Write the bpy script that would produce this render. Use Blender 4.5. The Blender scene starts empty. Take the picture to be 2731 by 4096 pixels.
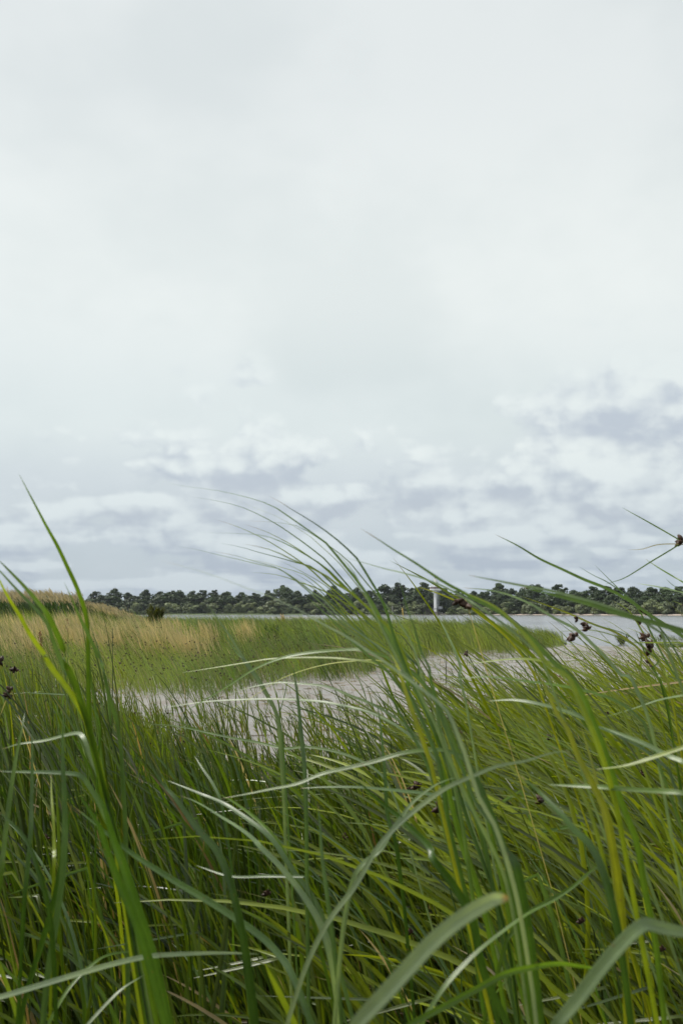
import bpy, bmesh, math, random
import numpy as np
from mathutils import Vector, Matrix

# ------------------------------------------------------------------ camera, sky, sun, exposure
S = bpy.context.scene
COL = S.collection
R = math.radians
EYE = 1.30                      # eye height above the mud, photographer crouching in the sedge
HORIZON, FPX = 2452.0, 3982.0   # horizon row and focal length of the 2731 x 4096 photograph
PITCH = math.atan((HORIZON - 2048.0) / FPX)
cd = bpy.data.cameras.new('camera')
cam = bpy.data.objects.new('camera', cd)
COL.objects.link(cam)
cam.location = (0, 0, EYE)
cam.rotation_euler = (R(90) + PITCH, 0, 0)
cd.sensor_fit = 'VERTICAL'
cd.sensor_height = 36.0
cd.sensor_width = 24.0
cd.lens = 35.0
cd.clip_start = 0.05
cd.clip_end = 20000
cd.dof.use_dof = True
cd.dof.focus_distance = 4.6
cd.dof.aperture_fstop = 10.0
S.camera = cam
S.view_settings.view_transform = 'Standard'
S.view_settings.look = 'None'
S.view_settings.gamma = 1.0
S.view_settings.exposure = 1.0
S.view_settings.use_curve_mapping = False
S.cycles.use_denoising = True
S.cycles.denoising_prefilter = 'ACCURATE'
S.cycles.max_bounces = 8
S.cycles.transmission_bounces = 6
S.cycles.diffuse_bounces = 4
S.cycles.sample_clamp_indirect = 6.0

SUN_EL, SUN_AZ = 55.0, -64.0     # azimuth clockwise from the view direction (+Y)
sd = Vector((math.sin(R(SUN_AZ)) * math.cos(R(SUN_EL)), math.cos(R(SUN_AZ)) * math.cos(R(SUN_EL)), math.sin(R(SUN_EL))))
sl = bpy.data.lights.new('sun', 'SUN')
sl.energy = 2.5
sl.angle = R(14)
sl.color = (1.0, 0.955, 0.88)
sun = bpy.data.objects.new('sun', sl)
COL.objects.link(sun)
sun.rotation_euler = (-sd).to_track_quat('-Z', 'Y').to_euler()


class NT:
    """small helper that writes node trees"""
    def __init__(self, tree):
        self.t = tree
        self.n = tree.nodes
        self.l = tree.links

    def node(self, kind, **kw):
        nd = self.n.new(kind)
        for k, v in kw.items():
            setattr(nd, k, v)
        return nd

    def put(self, sock, v):
        if isinstance(v, bpy.types.NodeSocket):
            self.l.new(v, sock)
        elif v is not None:
            sock.default_value = v

    def math(self, op, a, b=None, c=None, clamp=False):
        nd = self.node('ShaderNodeMath', operation=op, use_clamp=clamp)
        for i, v in enumerate((a, b, c)):
            if v is not None:
                self.put(nd.inputs[i], v)
        return nd.outputs[0]

    def vmath(self, op, a, b=None, out=0):
        nd = self.node('ShaderNodeVectorMath', operation=op)
        self.put(nd.inputs[0], a)
        if b is not None:
            if op == 'SCALE':
                self.put(nd.inputs['Scale'], b)
            else:
                self.put(nd.inputs[1], b)
        return nd.outputs['Value'] if op in ('DOT_PRODUCT', 'LENGTH') else nd.outputs[0]

    def noise(self, vec, scale, detail=4.0, rough=0.5, dist=0.0):
        nd = self.node('ShaderNodeTexNoise')
        self.put(nd.inputs['Vector'], vec)
        nd.inputs['Scale'].default_value = scale
        nd.inputs['Detail'].default_value = detail
        nd.inputs['Roughness'].default_value = rough
        nd.inputs['Distortion'].default_value = dist
        return nd.outputs['Fac']

    def mix(self, f, a, b, blend='MIX'):
        nd = self.node('ShaderNodeMix', data_type='RGBA', blend_type=blend)
        self.put(nd.inputs[0], f)
        for s, v in ((nd.inputs[6], a), (nd.inputs[7], b)):
            self.put(s, (*v, 1.0) if isinstance(v, tuple) and len(v) == 3 else v)
        return nd.outputs[2]

    def smooth(self, x, lo, hi):
        nd = self.node('ShaderNodeMapRange', interpolation_type='SMOOTHSTEP')
        self.put(nd.inputs[0], x)
        nd.inputs[1].default_value, nd.inputs[2].default_value = lo, hi
        return nd.outputs[0]

    def ramp(self, x, stops, interp='LINEAR'):
        nd = self.node('ShaderNodeValToRGB')
        cr = nd.color_ramp
        cr.interpolation = interp
        while len(cr.elements) < len(stops):
            cr.elements.new(0.5)
        for e, (p, c) in zip(cr.elements, stops):
            e.position, e.color = p, (*c, 1.0)
        self.put(nd.inputs[0], x)
        return nd.outputs[0]

    def sep(self, v):
        nd = self.node('ShaderNodeSeparateXYZ')
        self.put(nd.inputs[0], v)
        return nd.outputs

    def comb(self, x, y, z):
        nd = self.node('ShaderNodeCombineXYZ')
        for i, v in enumerate((x, y, z)):
            self.put(nd.inputs[i], v)
        return nd.outputs[0]


def srgb(r, g, b):
    return tuple((c / 255 / 12.92) if c / 255 <= 0.04045 else ((c / 255 + 0.055) / 1.055) ** 2.4 for c in (r, g, b))


world = bpy.data.worlds.new('World')
S.world = world
world.use_nodes = True
W = NT(world.node_tree)
W.n.clear()
SKY_K = 10.0 / (2 ** 1.0)      # cloud radiance in the units of the sky texture (background strength 0.1)


def sky_nodes():
    d = W.node('ShaderNodeTexCoord').outputs['Generated']
    x, y, z = W.sep(d)
    zc = W.math('MAXIMUM', z, 0.0)
    az = W.math('ARCTAN2', x, y)
    # cumulus banks that stand in this sky: (azimuth deg, elevation deg of the base, half-width deg, height deg, weight)
    banks = [(15.5, 6.8, 8.0, 3.0, 0.36), (17.0, 10.6, 5.6, 2.8, 0.34), (-3.4, 6.4, 3.4, 3.1, 0.30), (-11.0, 4.8, 6.5, 2.4, 0.24),
             (-7.5, 8.0, 3.6, 1.8, 0.20), (5.5, 6.2, 3.4, 2.0, 0.20), (13.0, 4.2, 2.4, .9, 0.20), (8.5, 2.9, 4.8, 1.5, 0.18), (-4.0, 2.6, 4.4, 1.3, .18)]
    gsum = gtop = None
    for ca, ce, wa, we, wt in banks:
        ux = W.math('MULTIPLY_ADD', az, 57.2958 / wa, -ca / wa)
        uy = W.math('MULTIPLY_ADD', z, 57.2958 / we, -ce / we)      # 0 at the base, 1 at the top
        below = W.math('MULTIPLY', W.math('MINIMUM', uy, 0.0), 2.2)
        r2 = W.math('MULTIPLY_ADD', ux, ux, W.math('MULTIPLY_ADD', uy, uy, W.math('MULTIPLY', below, below)))
        g = W.math('MULTIPLY', W.math('POWER', 0.36788, r2), wt)
        t = W.math('MULTIPLY', g, uy)
        gsum = g if gsum is None else W.math('ADD', gsum, g)
        gtop = t if gtop is None else W.math('ADD', gtop, t)
    k = W.math('DIVIDE', 1.0, W.math('ADD', zc, 0.085))
    q = W.comb(W.math('MULTIPLY', x, k), W.math('MULTIPLY', y, k), 3.7)
    a0 = W.noise(q, 0.85, 3.0, 0.5)
    a1 = W.noise(W.vmath('SCALE', q, 0.93), 0.85, 3.0, 0.5)
    pb = W.vmath('MULTIPLY', d, (1.0, 1.0, 1.25))
    b0 = W.noise(pb, 10.0, 6.0, 0.56)
    b1 = W.noise(W.vmath('ADD', pb, (0.010, 0.0, 0.022)), 10.0, 6.0, 0.56)

    def puffs(dx, dz):
        # rounded heads of cumulus, their edges frayed by the same noise
        vo = W.node('ShaderNodeTexVoronoi', feature='F1', voronoi_dimensions='2D')
        w = W.math('MULTIPLY_ADD', b0, 0.055, dx)
        W.put(vo.inputs['Vector'], W.comb(W.math('ADD', az, w), W.math('MULTIPLY', W.math('MULTIPLY_ADD', b0, 0.03, W.math('ADD', z, dz)), 1.5), 0.0))
        vo.inputs['Scale'].default_value = 20.0
        vo.inputs['Detail'].default_value = 1.6
        vo.inputs['Roughness'].default_value = 0.5
        vo.inputs['Randomness'].default_value = 1.0
        return vo.outputs['Distance']

    v0 = puffs(0.0, 0.0)
    v1 = puffs(0.006, 0.011)
    dens = W.math('ADD', W.math('MULTIPLY_ADD', a0, 0.55, gsum), W.math('MULTIPLY_ADD', b0, 0.66, W.math('MULTIPLY_ADD', v0, -0.16, 0.10)))
    dens = W.math('ADD', dens, W.math('MULTIPLY', W.math('SUBTRACT', 1.0, W.smooth(zc, 0.02, 0.13)), 0.10))
    cover = W.smooth(dens, 0.63, 0.75)
    relief = W.math('ADD', W.math('MULTIPLY', W.math('SUBTRACT', a0, a1), 0.5), W.math('MULTIPLY_ADD', W.math('SUBTRACT', v1, v0), 0.13, W.math('MULTIPLY', W.math('SUBTRACT', b0, b1), 0.42)))
    relief = W.math('MULTIPLY_ADD', W.math('MULTIPLY_ADD', gsum, -0.36, gtop), 0.72, relief)
    lit = W.smooth(relief, -0.12, 0.085)
    low = W.math('SUBTRACT', 1.0, W.smooth(zc, 0.19, 0.30))
    layer = W.ramp(zc, [(0.0, srgb(178, 192, 206)), (0.05, srgb(193, 204, 213)), (0.11, srgb(209, 217, 222)), (0.19, srgb(225, 233, 232)),
                        (0.32, srgb(239, 244, 241)), (0.52, srgb(231, 236, 235)), (1.0, srgb(212, 219, 223))], 'EASE')
    big = W.noise(W.vmath('MULTIPLY', d, (1, 1, 1.6)), 3.4, 4.0, 0.55)
    layer = W.mix(W.math('MULTIPLY', W.smooth(big, 0.38, 0.68), 0.58), layer, W.vmath('MULTIPLY', layer, (0.83, 0.855, 0.865)))
    glow = W.math('POWER', W.math('MAXIMUM', W.vmath('DOT_PRODUCT', d, tuple(sd)), 0.0), 4.0)
    layer = W.mix(W.math('MULTIPLY', glow, 0.15), layer, srgb(243, 246, 242))
    base_c = W.ramp(zc, [(0.0, srgb(160, 175, 195)), (0.10, srgb(186, 195, 205)), (0.25, srgb(194, 203, 213)), (1.0, srgb(194, 203, 213))])
    top_c = W.ramp(zc, [(0.0, srgb(190, 203, 215)), (0.08, srgb(215, 224, 228)), (0.16, srgb(233, 240, 238)), (1.0, srgb(233, 240, 238))])
    cum = W.mix(lit, base_c, top_c)
    cloud = W.mix(W.math('MULTIPLY', W.math('MULTIPLY', cover, low), 0.95), layer, cum)
    sky = W.node('ShaderNodeTexSky', sky_type='NISHITA')
    sky.sun_disc = False
    sky.sun_elevation = R(SUN_EL)
    sky.sun_rotation = R(SUN_AZ)
    full = W.mix(0.95, sky.outputs[0], W.vmath('SCALE', cloud, SKY_K))
    bg = W.node('ShaderNodeBackground')
    W.put(bg.inputs[0], full)
    bg.inputs[1].default_value = 0.1
    W.l.new(bg.outputs[0], W.node('ShaderNodeOutputWorld').inputs[0])
    world.cycles.sampling_method = 'NONE'      # an even overcast is found by the scattered rays themselves


sky_nodes()


# ------------------------------------------------------------------ helpers
rng = np.random.default_rng(7)
random.seed(7)
CP, SP = math.cos(PITCH), math.sin(PITCH)


def at(px, py, d):
    """the point seen at pixel (px, py) of the photograph at d metres ahead (measured along the ground)"""
    cx, cy = (px - 1365.5) / FPX, (2048.0 - py) / FPX
    y = CP - cy * SP
    z = SP + cy * CP
    k = d / y
    return Vector((cx * k, d, EYE + z * k))


def ground_at(px, py, z=0.0):
    cx, cy = (px - 1365.5) / FPX, (2048.0 - py) / FPX
    y, zz = CP - cy * SP, SP + cy * CP
    k = (z - EYE) / zz
    return Vector((cx * k, y * k, z))


def tag(o, label=None, cat=None, group=None, kind=None):
    for k, v in (('label', label), ('category', cat), ('group', group), ('kind', kind)):
        if v:
            o[k] = v
    return o


def link(name, data, parent=None, loc=None):
    o = bpy.data.objects.new(name, data)
    COL.objects.link(o)
    if parent:
        o.parent = parent
    if loc is not None:
        o.location = loc
    return o


def empty(name, loc):
    o = link(name, None, None, loc)
    o.empty_display_size = 0.1
    return o


def mesh_np(name, verts, faces, mat, smooth=True, tint=None):
    """verts (n,3), faces (m,3|4) -> mesh, optional per-vertex colour"""
    verts = np.ascontiguousarray(verts, dtype=np.float32)
    faces = np.ascontiguousarray(faces, dtype=np.int32)
    me = bpy.data.meshes.new(name)
    m, k = faces.shape
    me.vertices.add(len(verts))
    me.vertices.foreach_set('co', verts.ravel())
    me.loops.add(m * k)
    me.loops.foreach_set('vertex_index', faces.ravel())
    me.polygons.add(m)
    me.polygons.foreach_set('loop_start', np.arange(0, m * k, k, dtype=np.int32))
    if smooth:
        me.polygons.foreach_set('use_smooth', np.ones(m, dtype=bool))
    if tint is not None:
        a = me.attributes.new('tint', 'FLOAT_COLOR', 'POINT')
        c = np.ones((len(verts), 4), dtype=np.float32)
        c[:, :3] = tint
        a.data.foreach_set('color', c.ravel())
    me.update()
    me.materials.append(mat)
    return me


class MB:
    """collects boxes, tubes and lathes into one mesh"""
    def __init__(self):
        self.v, self.f = [], []

    def add(self, vs, fs):
        b = len(self.v)
        self.v += [tuple(p) for p in vs]
        self.f += [tuple(i + b for i in f) for f in fs]
        return self

    def box(self, x0, x1, y0, y1, z0, z1):
        return self.add([(x0, y0, z0), (x1, y0, z0), (x1, y1, z0), (x0, y1, z0), (x0, y0, z1), (x1, y0, z1), (x1, y1, z1), (x0, y1, z1)],
                        [(0, 3, 2, 1), (4, 5, 6, 7), (0, 1, 5, 4), (1, 2, 6, 5), (2, 3, 7, 6), (3, 0, 4, 7)])

    def lathe(self, prof, n=12, c=(0, 0, 0), rot=0.0, caps=True):
        vs, fs = [], []
        for r, z in prof:
            for i in range(n):
                a = 2 * math.pi * i / n + rot
                vs.append((c[0] + r * math.cos(a), c[1] + r * math.sin(a), c[2] + z))
        for j in range(len(prof) - 1):
            for i in range(n):
                k = (i + 1) % n
                fs.append((j * n + i, j * n + k, (j + 1) * n + k, (j + 1) * n + i))
        if caps:
            fs.append(tuple(range(n - 1, -1, -1)))
            fs.append(tuple((len(prof) - 1) * n + i for i in range(n)))
        return self.add(vs, fs)

    def tube(self, pts, rad, n=6):
        pts = [Vector(p) for p in pts]
        rad = rad if isinstance(rad, (list, tuple)) else [rad] * len(pts)
        vs, fs = [], []
        for i, p in enumerate(pts):
            t = (pts[min(i + 1, len(pts) - 1)] - pts[max(i - 1, 0)]).normalized()
            a = t.cross(Vector((0.3, 1, 0.2)))
            if a.length < 1e-3:
                a = t.cross(Vector((1, 0, 0)))
            a.normalize()
            b = t.cross(a)
            for k in range(n):
                w = 2 * math.pi * k / n
                vs.append(p + rad[i] * (math.cos(w) * a + math.sin(w) * b))
        for j in range(len(pts) - 1):
            for i in range(n):
                k = (i + 1) % n
                fs.append((j * n + i, j * n + k, (j + 1) * n + k, (j + 1) * n + i))
        fs.append(tuple(range(n - 1, -1, -1)))
        fs.append(tuple((len(pts) - 1) * n + i for i in range(n)))
        return self.add(vs, fs)

    def mesh(self, name, mat, smooth=False):
        me = bpy.data.meshes.new(name)
        me.from_pydata(self.v, [], self.f)
        me.materials.append(mat)
        if smooth:
            for p in me.polygons:
                p.use_smooth = True
        me.update()
        return me

    def build(self, name, mat, parent=None, smooth=False):
        return link(name, self.mesh(name, mat, smooth), parent)


# ------------------------------------------------------------------ materials
def new_mat(name):
    m = bpy.data.materials.new(name)
    m.use_nodes = True
    n = NT(m.node_tree)
    n.n.clear()
    return m, n, n.node('ShaderNodeOutputMaterial')


def plain(name, col, rough=0.6, var=0.12, scale=3.0, metal=0.0, spec=0.4):
    m, n, out = new_mat(name)
    p = n.node('ShaderNodeBsdfPrincipled')
    g = n.node('ShaderNodeNewGeometry')
    f = n.noise(g.outputs['Position'], scale, 5.0, 0.6)
    c = n.mix(n.smooth(f, 0.3, 0.7), tuple(v * (1 - var) for v in col), tuple(min(1, v * (1 + var)) for v in col))
    n.put(p.inputs['Base Color'], c)
    p.inputs['Roughness'].default_value = rough
    p.inputs['Metallic'].default_value = metal
    p.inputs['Specular IOR Level'].default_value = spec
    n.l.new(p.outputs[0], out.inputs[0])
    return m


def leaf_material(name, trans=0.35, rough=0.34, spec=0.5, random_tone=0.0, noise_scale=25.0, vein=False, glow=2.0):
    """tinted leaf: diffuse and gloss on the surface, light shining through the blade"""
    m, n, out = new_mat(name)
    at_ = n.node('ShaderNodeAttribute', attribute_name='tint')
    col = at_.outputs['Color']
    pos = n.node('ShaderNodeNewGeometry').outputs['Position']
    f = n.noise(pos, noise_scale, 3.0, 0.6)
    col = n.mix(n.smooth(f, 0.25, 0.75), n.vmath('MULTIPLY', col, (0.78, 0.80, 0.85)), n.vmath('MULTIPLY', col, (1.20, 1.16, 1.05)))
    if random_tone:
        oi = n.node('ShaderNodeObjectInfo').outputs['Random']
        col = n.mix(oi, n.vmath('SCALE', col, 1 - random_tone), n.vmath('MULTIPLY', col, (1 + random_tone * 1.2, 1 + random_tone, 1 + random_tone * 0.5)))
    p = n.node('ShaderNodeBsdfPrincipled')
    n.put(p.inputs['Base Color'], col)
    p.inputs['Roughness'].default_value = rough
    p.inputs['Specular IOR Level'].default_value = spec
    if vein:
        spot = n.smooth(n.noise(pos, 210.0, 2.0, 0.5), 0.69, 0.76)
        col = n.mix(n.math('MULTIPLY', spot, 0.7), col, (0.13, 0.085, 0.03))
        va0 = n.node('ShaderNodeAttribute', attribute_name='across').outputs['Fac']
        col = n.mix(n.math('MULTIPLY_ADD', n.math('SINE', n.math('MULTIPLY', va0, 23.0)), 0.5, 0.5), n.vmath('SCALE', col, 0.74), n.vmath('SCALE', col, 1.20))
        n.put(p.inputs['Base Color'], col)
        va = n.node('ShaderNodeAttribute', attribute_name='across').outputs['Fac']
        w = n.math('SINE', n.math('MULTIPLY', va, 38.0))
        bp = n.node('ShaderNodeBump')
        bp.inputs['Strength'].default_value = 0.10
        bp.inputs['Distance'].default_value = 0.0004
        n.put(bp.inputs['Height'], w)
        n.l.new(bp.outputs[0], p.inputs['Normal'])
    t = n.node('ShaderNodeBsdfTranslucent')
    n.put(t.inputs[0], n.vmath('MULTIPLY', col, (glow * 1.08, glow, 0.5 * glow)))
    mx = n.node('ShaderNodeMixShader')
    mx.inputs[0].default_value = trans
    n.l.new(p.outputs[0], mx.inputs[1])
    n.l.new(t.outputs[0], mx.inputs[2])
    n.l.new(mx.outputs[0], out.inputs[0])
    return m


M = {}
M['sedge'] = leaf_material('sedge_leaf', 0.30, 0.38, 0.55, vein=True, glow=3.2)
M['grass'] = leaf_material('grass_leaf', 0.26, 0.36, 0.62, noise_scale=9.0, glow=3.0)
M['meadow'] = leaf_material('meadow_grass', 0.34, 0.34, 0.55, glow=1.3, noise_scale=1.2)
M['head'] = leaf_material('seed_head_scales', 0.0, 0.55, 0.3, noise_scale=300.0)
M['crown'] = leaf_material('tree_foliage', 0.22, 0.5, 0.3, random_tone=0.28, noise_scale=0.6, glow=1.2)
M['bark'] = plain('bark', (0.10, 0.085, 0.07), 0.9)
M['white'] = plain('white_paint', (0.80, 0.81, 0.82), 0.5, 0.05, 0.6)
M['pale'] = plain('pale_grey_paint', (0.50, 0.52, 0.55), 0.5, 0.08, 0.6)
M['dark'] = plain('dark_metal', (0.035, 0.037, 0.042), 0.5)
M['steel'] = plain('galvanised_steel', (0.36, 0.38, 0.41), 0.45, 0.12, 2.0, 0.3)
M['red'] = plain('red_band_paint', (0.42, 0.045, 0.04), 0.5)
M['black'] = plain('black_paint', (0.012, 0.012, 0.014), 0.55)
M['yellow'] = plain('yellow_paint', (0.72, 0.47, 0.07), 0.55)
M['timber'] = plain('wet_timber', (0.055, 0.045, 0.04), 0.8, 0.3, 1.0)
M['greywood'] = plain('weathered_wood', (0.26, 0.25, 0.24), 0.85, 0.2, 1.0)
M['stone'] = plain('dark_rubble', (0.13, 0.12, 0.11), 0.9, 0.45, 0.5)
M['stone_pale'] = plain('pale_rubble', (0.22, 0.205, 0.19), 0.9, 0.4, 0.5)
M['turf'] = plain('far_bank_turf', (0.075, 0.105, 0.045), 0.9, 0.35, 0.08)
M['sand'] = plain('pale_sand', (0.36, 0.30, 0.255), 0.95, 0.10, 0.05)

g_, n, out = new_mat('window_glass')
p = n.node('ShaderNodeBsdfPrincipled')
p.inputs['Base Color'].default_value = (0.02, 0.025, 0.03, 1)
p.inputs['Roughness'].default_value = 0.08
n.l.new(p.outputs[0], out.inputs[0])
M['glass'] = g_


def mud_material():
    m, n, out = new_mat('tidal_mud')
    pos = n.node('ShaderNodeNewGeometry').outputs['Position']
    flat = n.vmath('MULTIPLY', pos, (1.0, 0.45, 1.0))
    big = n.noise(flat, 0.35, 4.0, 0.55)
    mid = n.noise(flat, 2.6, 5.0, 0.6)
    fine = n.noise(pos, 38.0, 5.0, 0.65)
    c = n.ramp(big, [(0.30, (0.146, 0.139, 0.128)), (0.52, (0.192, 0.183, 0.169)), (0.70, (0.230, 0.219, 0.202))])
    c = n.mix(n.math('MULTIPLY', n.smooth(mid, 0.48, 0.68), 0.6), c, (0.15, 0.125, 0.108))
    c = n.mix(n.math('MULTIPLY', n.smooth(fine, 0.55, 0.75), 0.40), c, (0.115, 0.092, 0.075))
    vo = n.node('ShaderNodeTexVoronoi', feature='F1')
    n.put(vo.inputs['Vector'], pos)
    vo.inputs['Scale'].default_value = 7.0
    spots = n.math('SUBTRACT', 1.0, n.smooth(vo.outputs['Distance'], 0.06, 0.16))
    c = n.mix(n.math('MULTIPLY', spots, 0.6), c, (0.075, 0.058, 0.046))
    p = n.node('ShaderNodeBsdfPrincipled')
    n.put(p.inputs['Base Color'], c)
    n.put(p.inputs['Roughness'], n.math('MULTIPLY_ADD', n.smooth(mid, 0.35, 0.65), 0.35, 0.40))
    p.inputs['Specular IOR Level'].default_value = 0.35
    b = n.node('ShaderNodeBump')
    b.inputs['Strength'].default_value = 0.5
    b.inputs['Distance'].default_value = 0.012
    n.put(b.inputs['Height'], n.math('ADD', n.math('MULTIPLY', fine, 0.5), mid))
    n.l.new(b.outputs[0], p.inputs['Normal'])
    n.l.new(p.outputs[0], out.inputs[0])
    return m


def water_material():
    m, n, out = new_mat('river_water')
    pos = n.node('ShaderNodeNewGeometry').outputs['Position']
    w = n.noise(n.vmath('MULTIPLY', pos, (0.35, 1.0, 1.0)), 1.1, 5.0, 0.6)
    w2 = n.noise(n.vmath('MULTIPLY', pos, (0.5, 1.0, 1.0)), 0.09, 3.0, 0.5)
    p = n.node('ShaderNodeBsdfPrincipled')
    n.put(p.inputs['Base Color'], n.mix(n.smooth(w2, 0.35, 0.65), (0.12, 0.12, 0.12), (0.155, 0.15, 0.145)))
    n.put(p.inputs['Roughness'], n.math('MULTIPLY_ADD', w2, 0.16, 0.06))
    p.inputs['IOR'].default_value = 1.333
    b = n.node('ShaderNodeBump')
    b.inputs['Strength'].default_value = 0.55
    b.inputs['Distance'].default_value = 0.12
    n.put(b.inputs['Height'], w)
    n.l.new(b.outputs[0], p.inputs['Normal'])
    n.l.new(p.outputs[0], out.inputs[0])
    return m


M['mud'] = mud_material()
M['water'] = water_material()


# ------------------------------------------------------------------ terrain and water
WATER = -0.30


def vnoise(x, y, seed=0):
    """smooth value noise for numpy arrays"""
    r = np.random.default_rng(seed)
    tab = r.random((64, 64))
    xi, yi = np.floor(x).astype(int), np.floor(y).astype(int)
    fx, fy = x - xi, y - yi
    fx, fy = fx * fx * (3 - 2 * fx), fy * fy * (3 - 2 * fy)
    g = lambda a, b: tab[a % 64, b % 64]
    return (g(xi, yi) * (1 - fx) + g(xi + 1, yi) * fx) * (1 - fy) + (g(xi, yi + 1) * (1 - fx) + g(xi + 1, yi + 1) * fx) * fy


def fbm(x, y, seed=0, oct=4):
    s, a = 0, 0.5
    for i in range(oct):
        s = s + a * vnoise(x * 2 ** i, y * 2 ** i, seed + i)
        a *= 0.5
    return s


def sstep(x, a, b):
    t = np.clip((x - a) / (b - a), 0, 1)
    return t * t * (3 - 2 * t)


def shore_near(x, y):
    """signed metres past the near waterline (positive = in the river)"""
    u = x / np.maximum(y, 1.0)
    edge = np.interp(u, [-1.0, -0.35, -0.16, -0.05, 0.05, 0.12, 0.20, 0.27, 0.40, 1.0], [150, 110, 105, 100, 90, 78, 64, 56, 54, 60])
    return y - edge - 6 * (fbm(x * 0.05, y * 0.05, 3) - 0.5)


def far_edge(x):
    """distance of the far waterline, straight ahead 930 m, nearer on the right"""
    return np.interp(x, [-4000, -400, -80, 60, 100, 140, 190, 300, 3000], [1500, 1010, 960, 915, 890, 800, 690, 560, 420])


def height(x, y):
    x, y = np.asarray(x, float), np.asarray(y, float)
    u = x / np.maximum(y, 1.0)
    h = 0.05 * (fbm(x * 0.7, y * 0.7, 11) - 0.5) + 0.022 * (fbm(x * 4, y * 4, 17, 3) - 0.5)
    # bank under the tall reeds on the left
    h = h + 0.62 * sstep(y, 26, 50) * sstep(-u, 0.155, 0.30) * (1 - sstep(y, 70, 110))
    h = h + 0.10 * sstep(y, 17, 40) * sstep(-u, -0.05, 0.10)
    h = h - 0.12 * sstep(y, 22, 50) * sstep(u, 0.08, 0.2)
    s = shore_near(x, y)
    h = h - 0.28 * sstep(s, -22, 0) - 1.2 * sstep(s, 0, 25)
    # a far mud flat in the river left of the middle
    fl = np.exp(-((u + 0.045) / 0.055) ** 2 - ((y - 330) / 110) ** 2)
    h = h + 1.45 * fl * sstep(y, 150, 230)
    b = y - far_edge(x)
    h = h + 3.1 * sstep(b, -6, 30) + 1.5 * sstep(b, 30, 400)
    return h


def build_ground():
    ys = np.concatenate([np.linspace(-40, 0, 12, endpoint=False), np.linspace(0, 14, 180, endpoint=False), 14 * (60 / 14) ** np.linspace(0, 1, 140, endpoint=False),
                         60 * (9000 / 60) ** np.linspace(0, 1, 150)])
    us = np.concatenate([[-9, -5, -3, -2, -1.4, -1.0, -0.8, -0.6], np.linspace(-0.48, 0.48, 230), [0.6, 0.8, 1.0, 1.4, 2, 3, 5, 9]])
    Y, U = np.meshgrid(ys, us, indexing='ij')
    X = U * (np.abs(Y) + 3.0)
    Z = height(X, Y)
    v = np.stack([X, Y, Z], -1).reshape(-1, 3)
    nr, nc = len(ys), len(us)
    i = (np.arange(nr - 1)[:, None] * nc + np.arange(nc - 1)[None, :]).ravel()
    f = np.stack([i, i + 1, i + nc + 1, i + nc], 1)
    o = link('mud_ground', mesh_np('mud_ground', v, f, M['mud']))
    tag(o, 'pale grey tidal mud between the grass beds', kind='structure')


build_ground()
wm = MB().add([(-6000, 30, WATER), (6000, 30, WATER), (6000, 9000, WATER), (-6000, 9000, WATER)], [(0, 1, 2, 3)])
tag(wm.build('river_water', M['water']), 'wide pale grey river under the overcast sky', kind='structure')


def bank_strip(name, mat, b0, b1, z, x0, x1, label, steps=160, jitter=2.0, kind='structure', seed=5):
    xs = np.linspace(x0, x1, steps)
    e = far_edge(xs)
    rows = []
    for k, b in enumerate(np.linspace(b0, b1, 5)):
        yy = e + b + (jitter * (vnoise(xs * 0.08, xs * 0 + k, seed) - 0.5) if k in (0, 4) else 0)
        zz = height(xs, yy) + z * math.sin(math.pi * (0.12 + 0.76 * k / 4)) + 0.03
        rows.append(np.stack([xs, yy, zz], -1))
    v = np.concatenate(rows)
    i = (np.arange(4)[:, None] * steps + np.arange(steps - 1)[None, :]).ravel()
    o = link(name, mesh_np(name, v, np.stack([i, i + 1, i + steps + 1, i + steps], 1), mat))
    tag(o, label, kind=kind)


bank_strip('far_bank', M['turf'], -3, 420, 0.25, -2200, 2200, 'low green far bank under the trees', 300, 6)
bank_strip('sand_beach', M['sand'], -4.5, 14, 0.55, 118, 330, 'pale sand beach along the far bank at right')
bank_strip('stone_revetment', M['stone'], -5, 8, 0.8, 20, 126, 'dark rubble slope along the waterline below the tower')
bank_strip('shore_reeds', M['turf'], -6, 9, 1.5, -190, -36, 'low green reed strip on the far bank at left', 160, 5)


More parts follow.
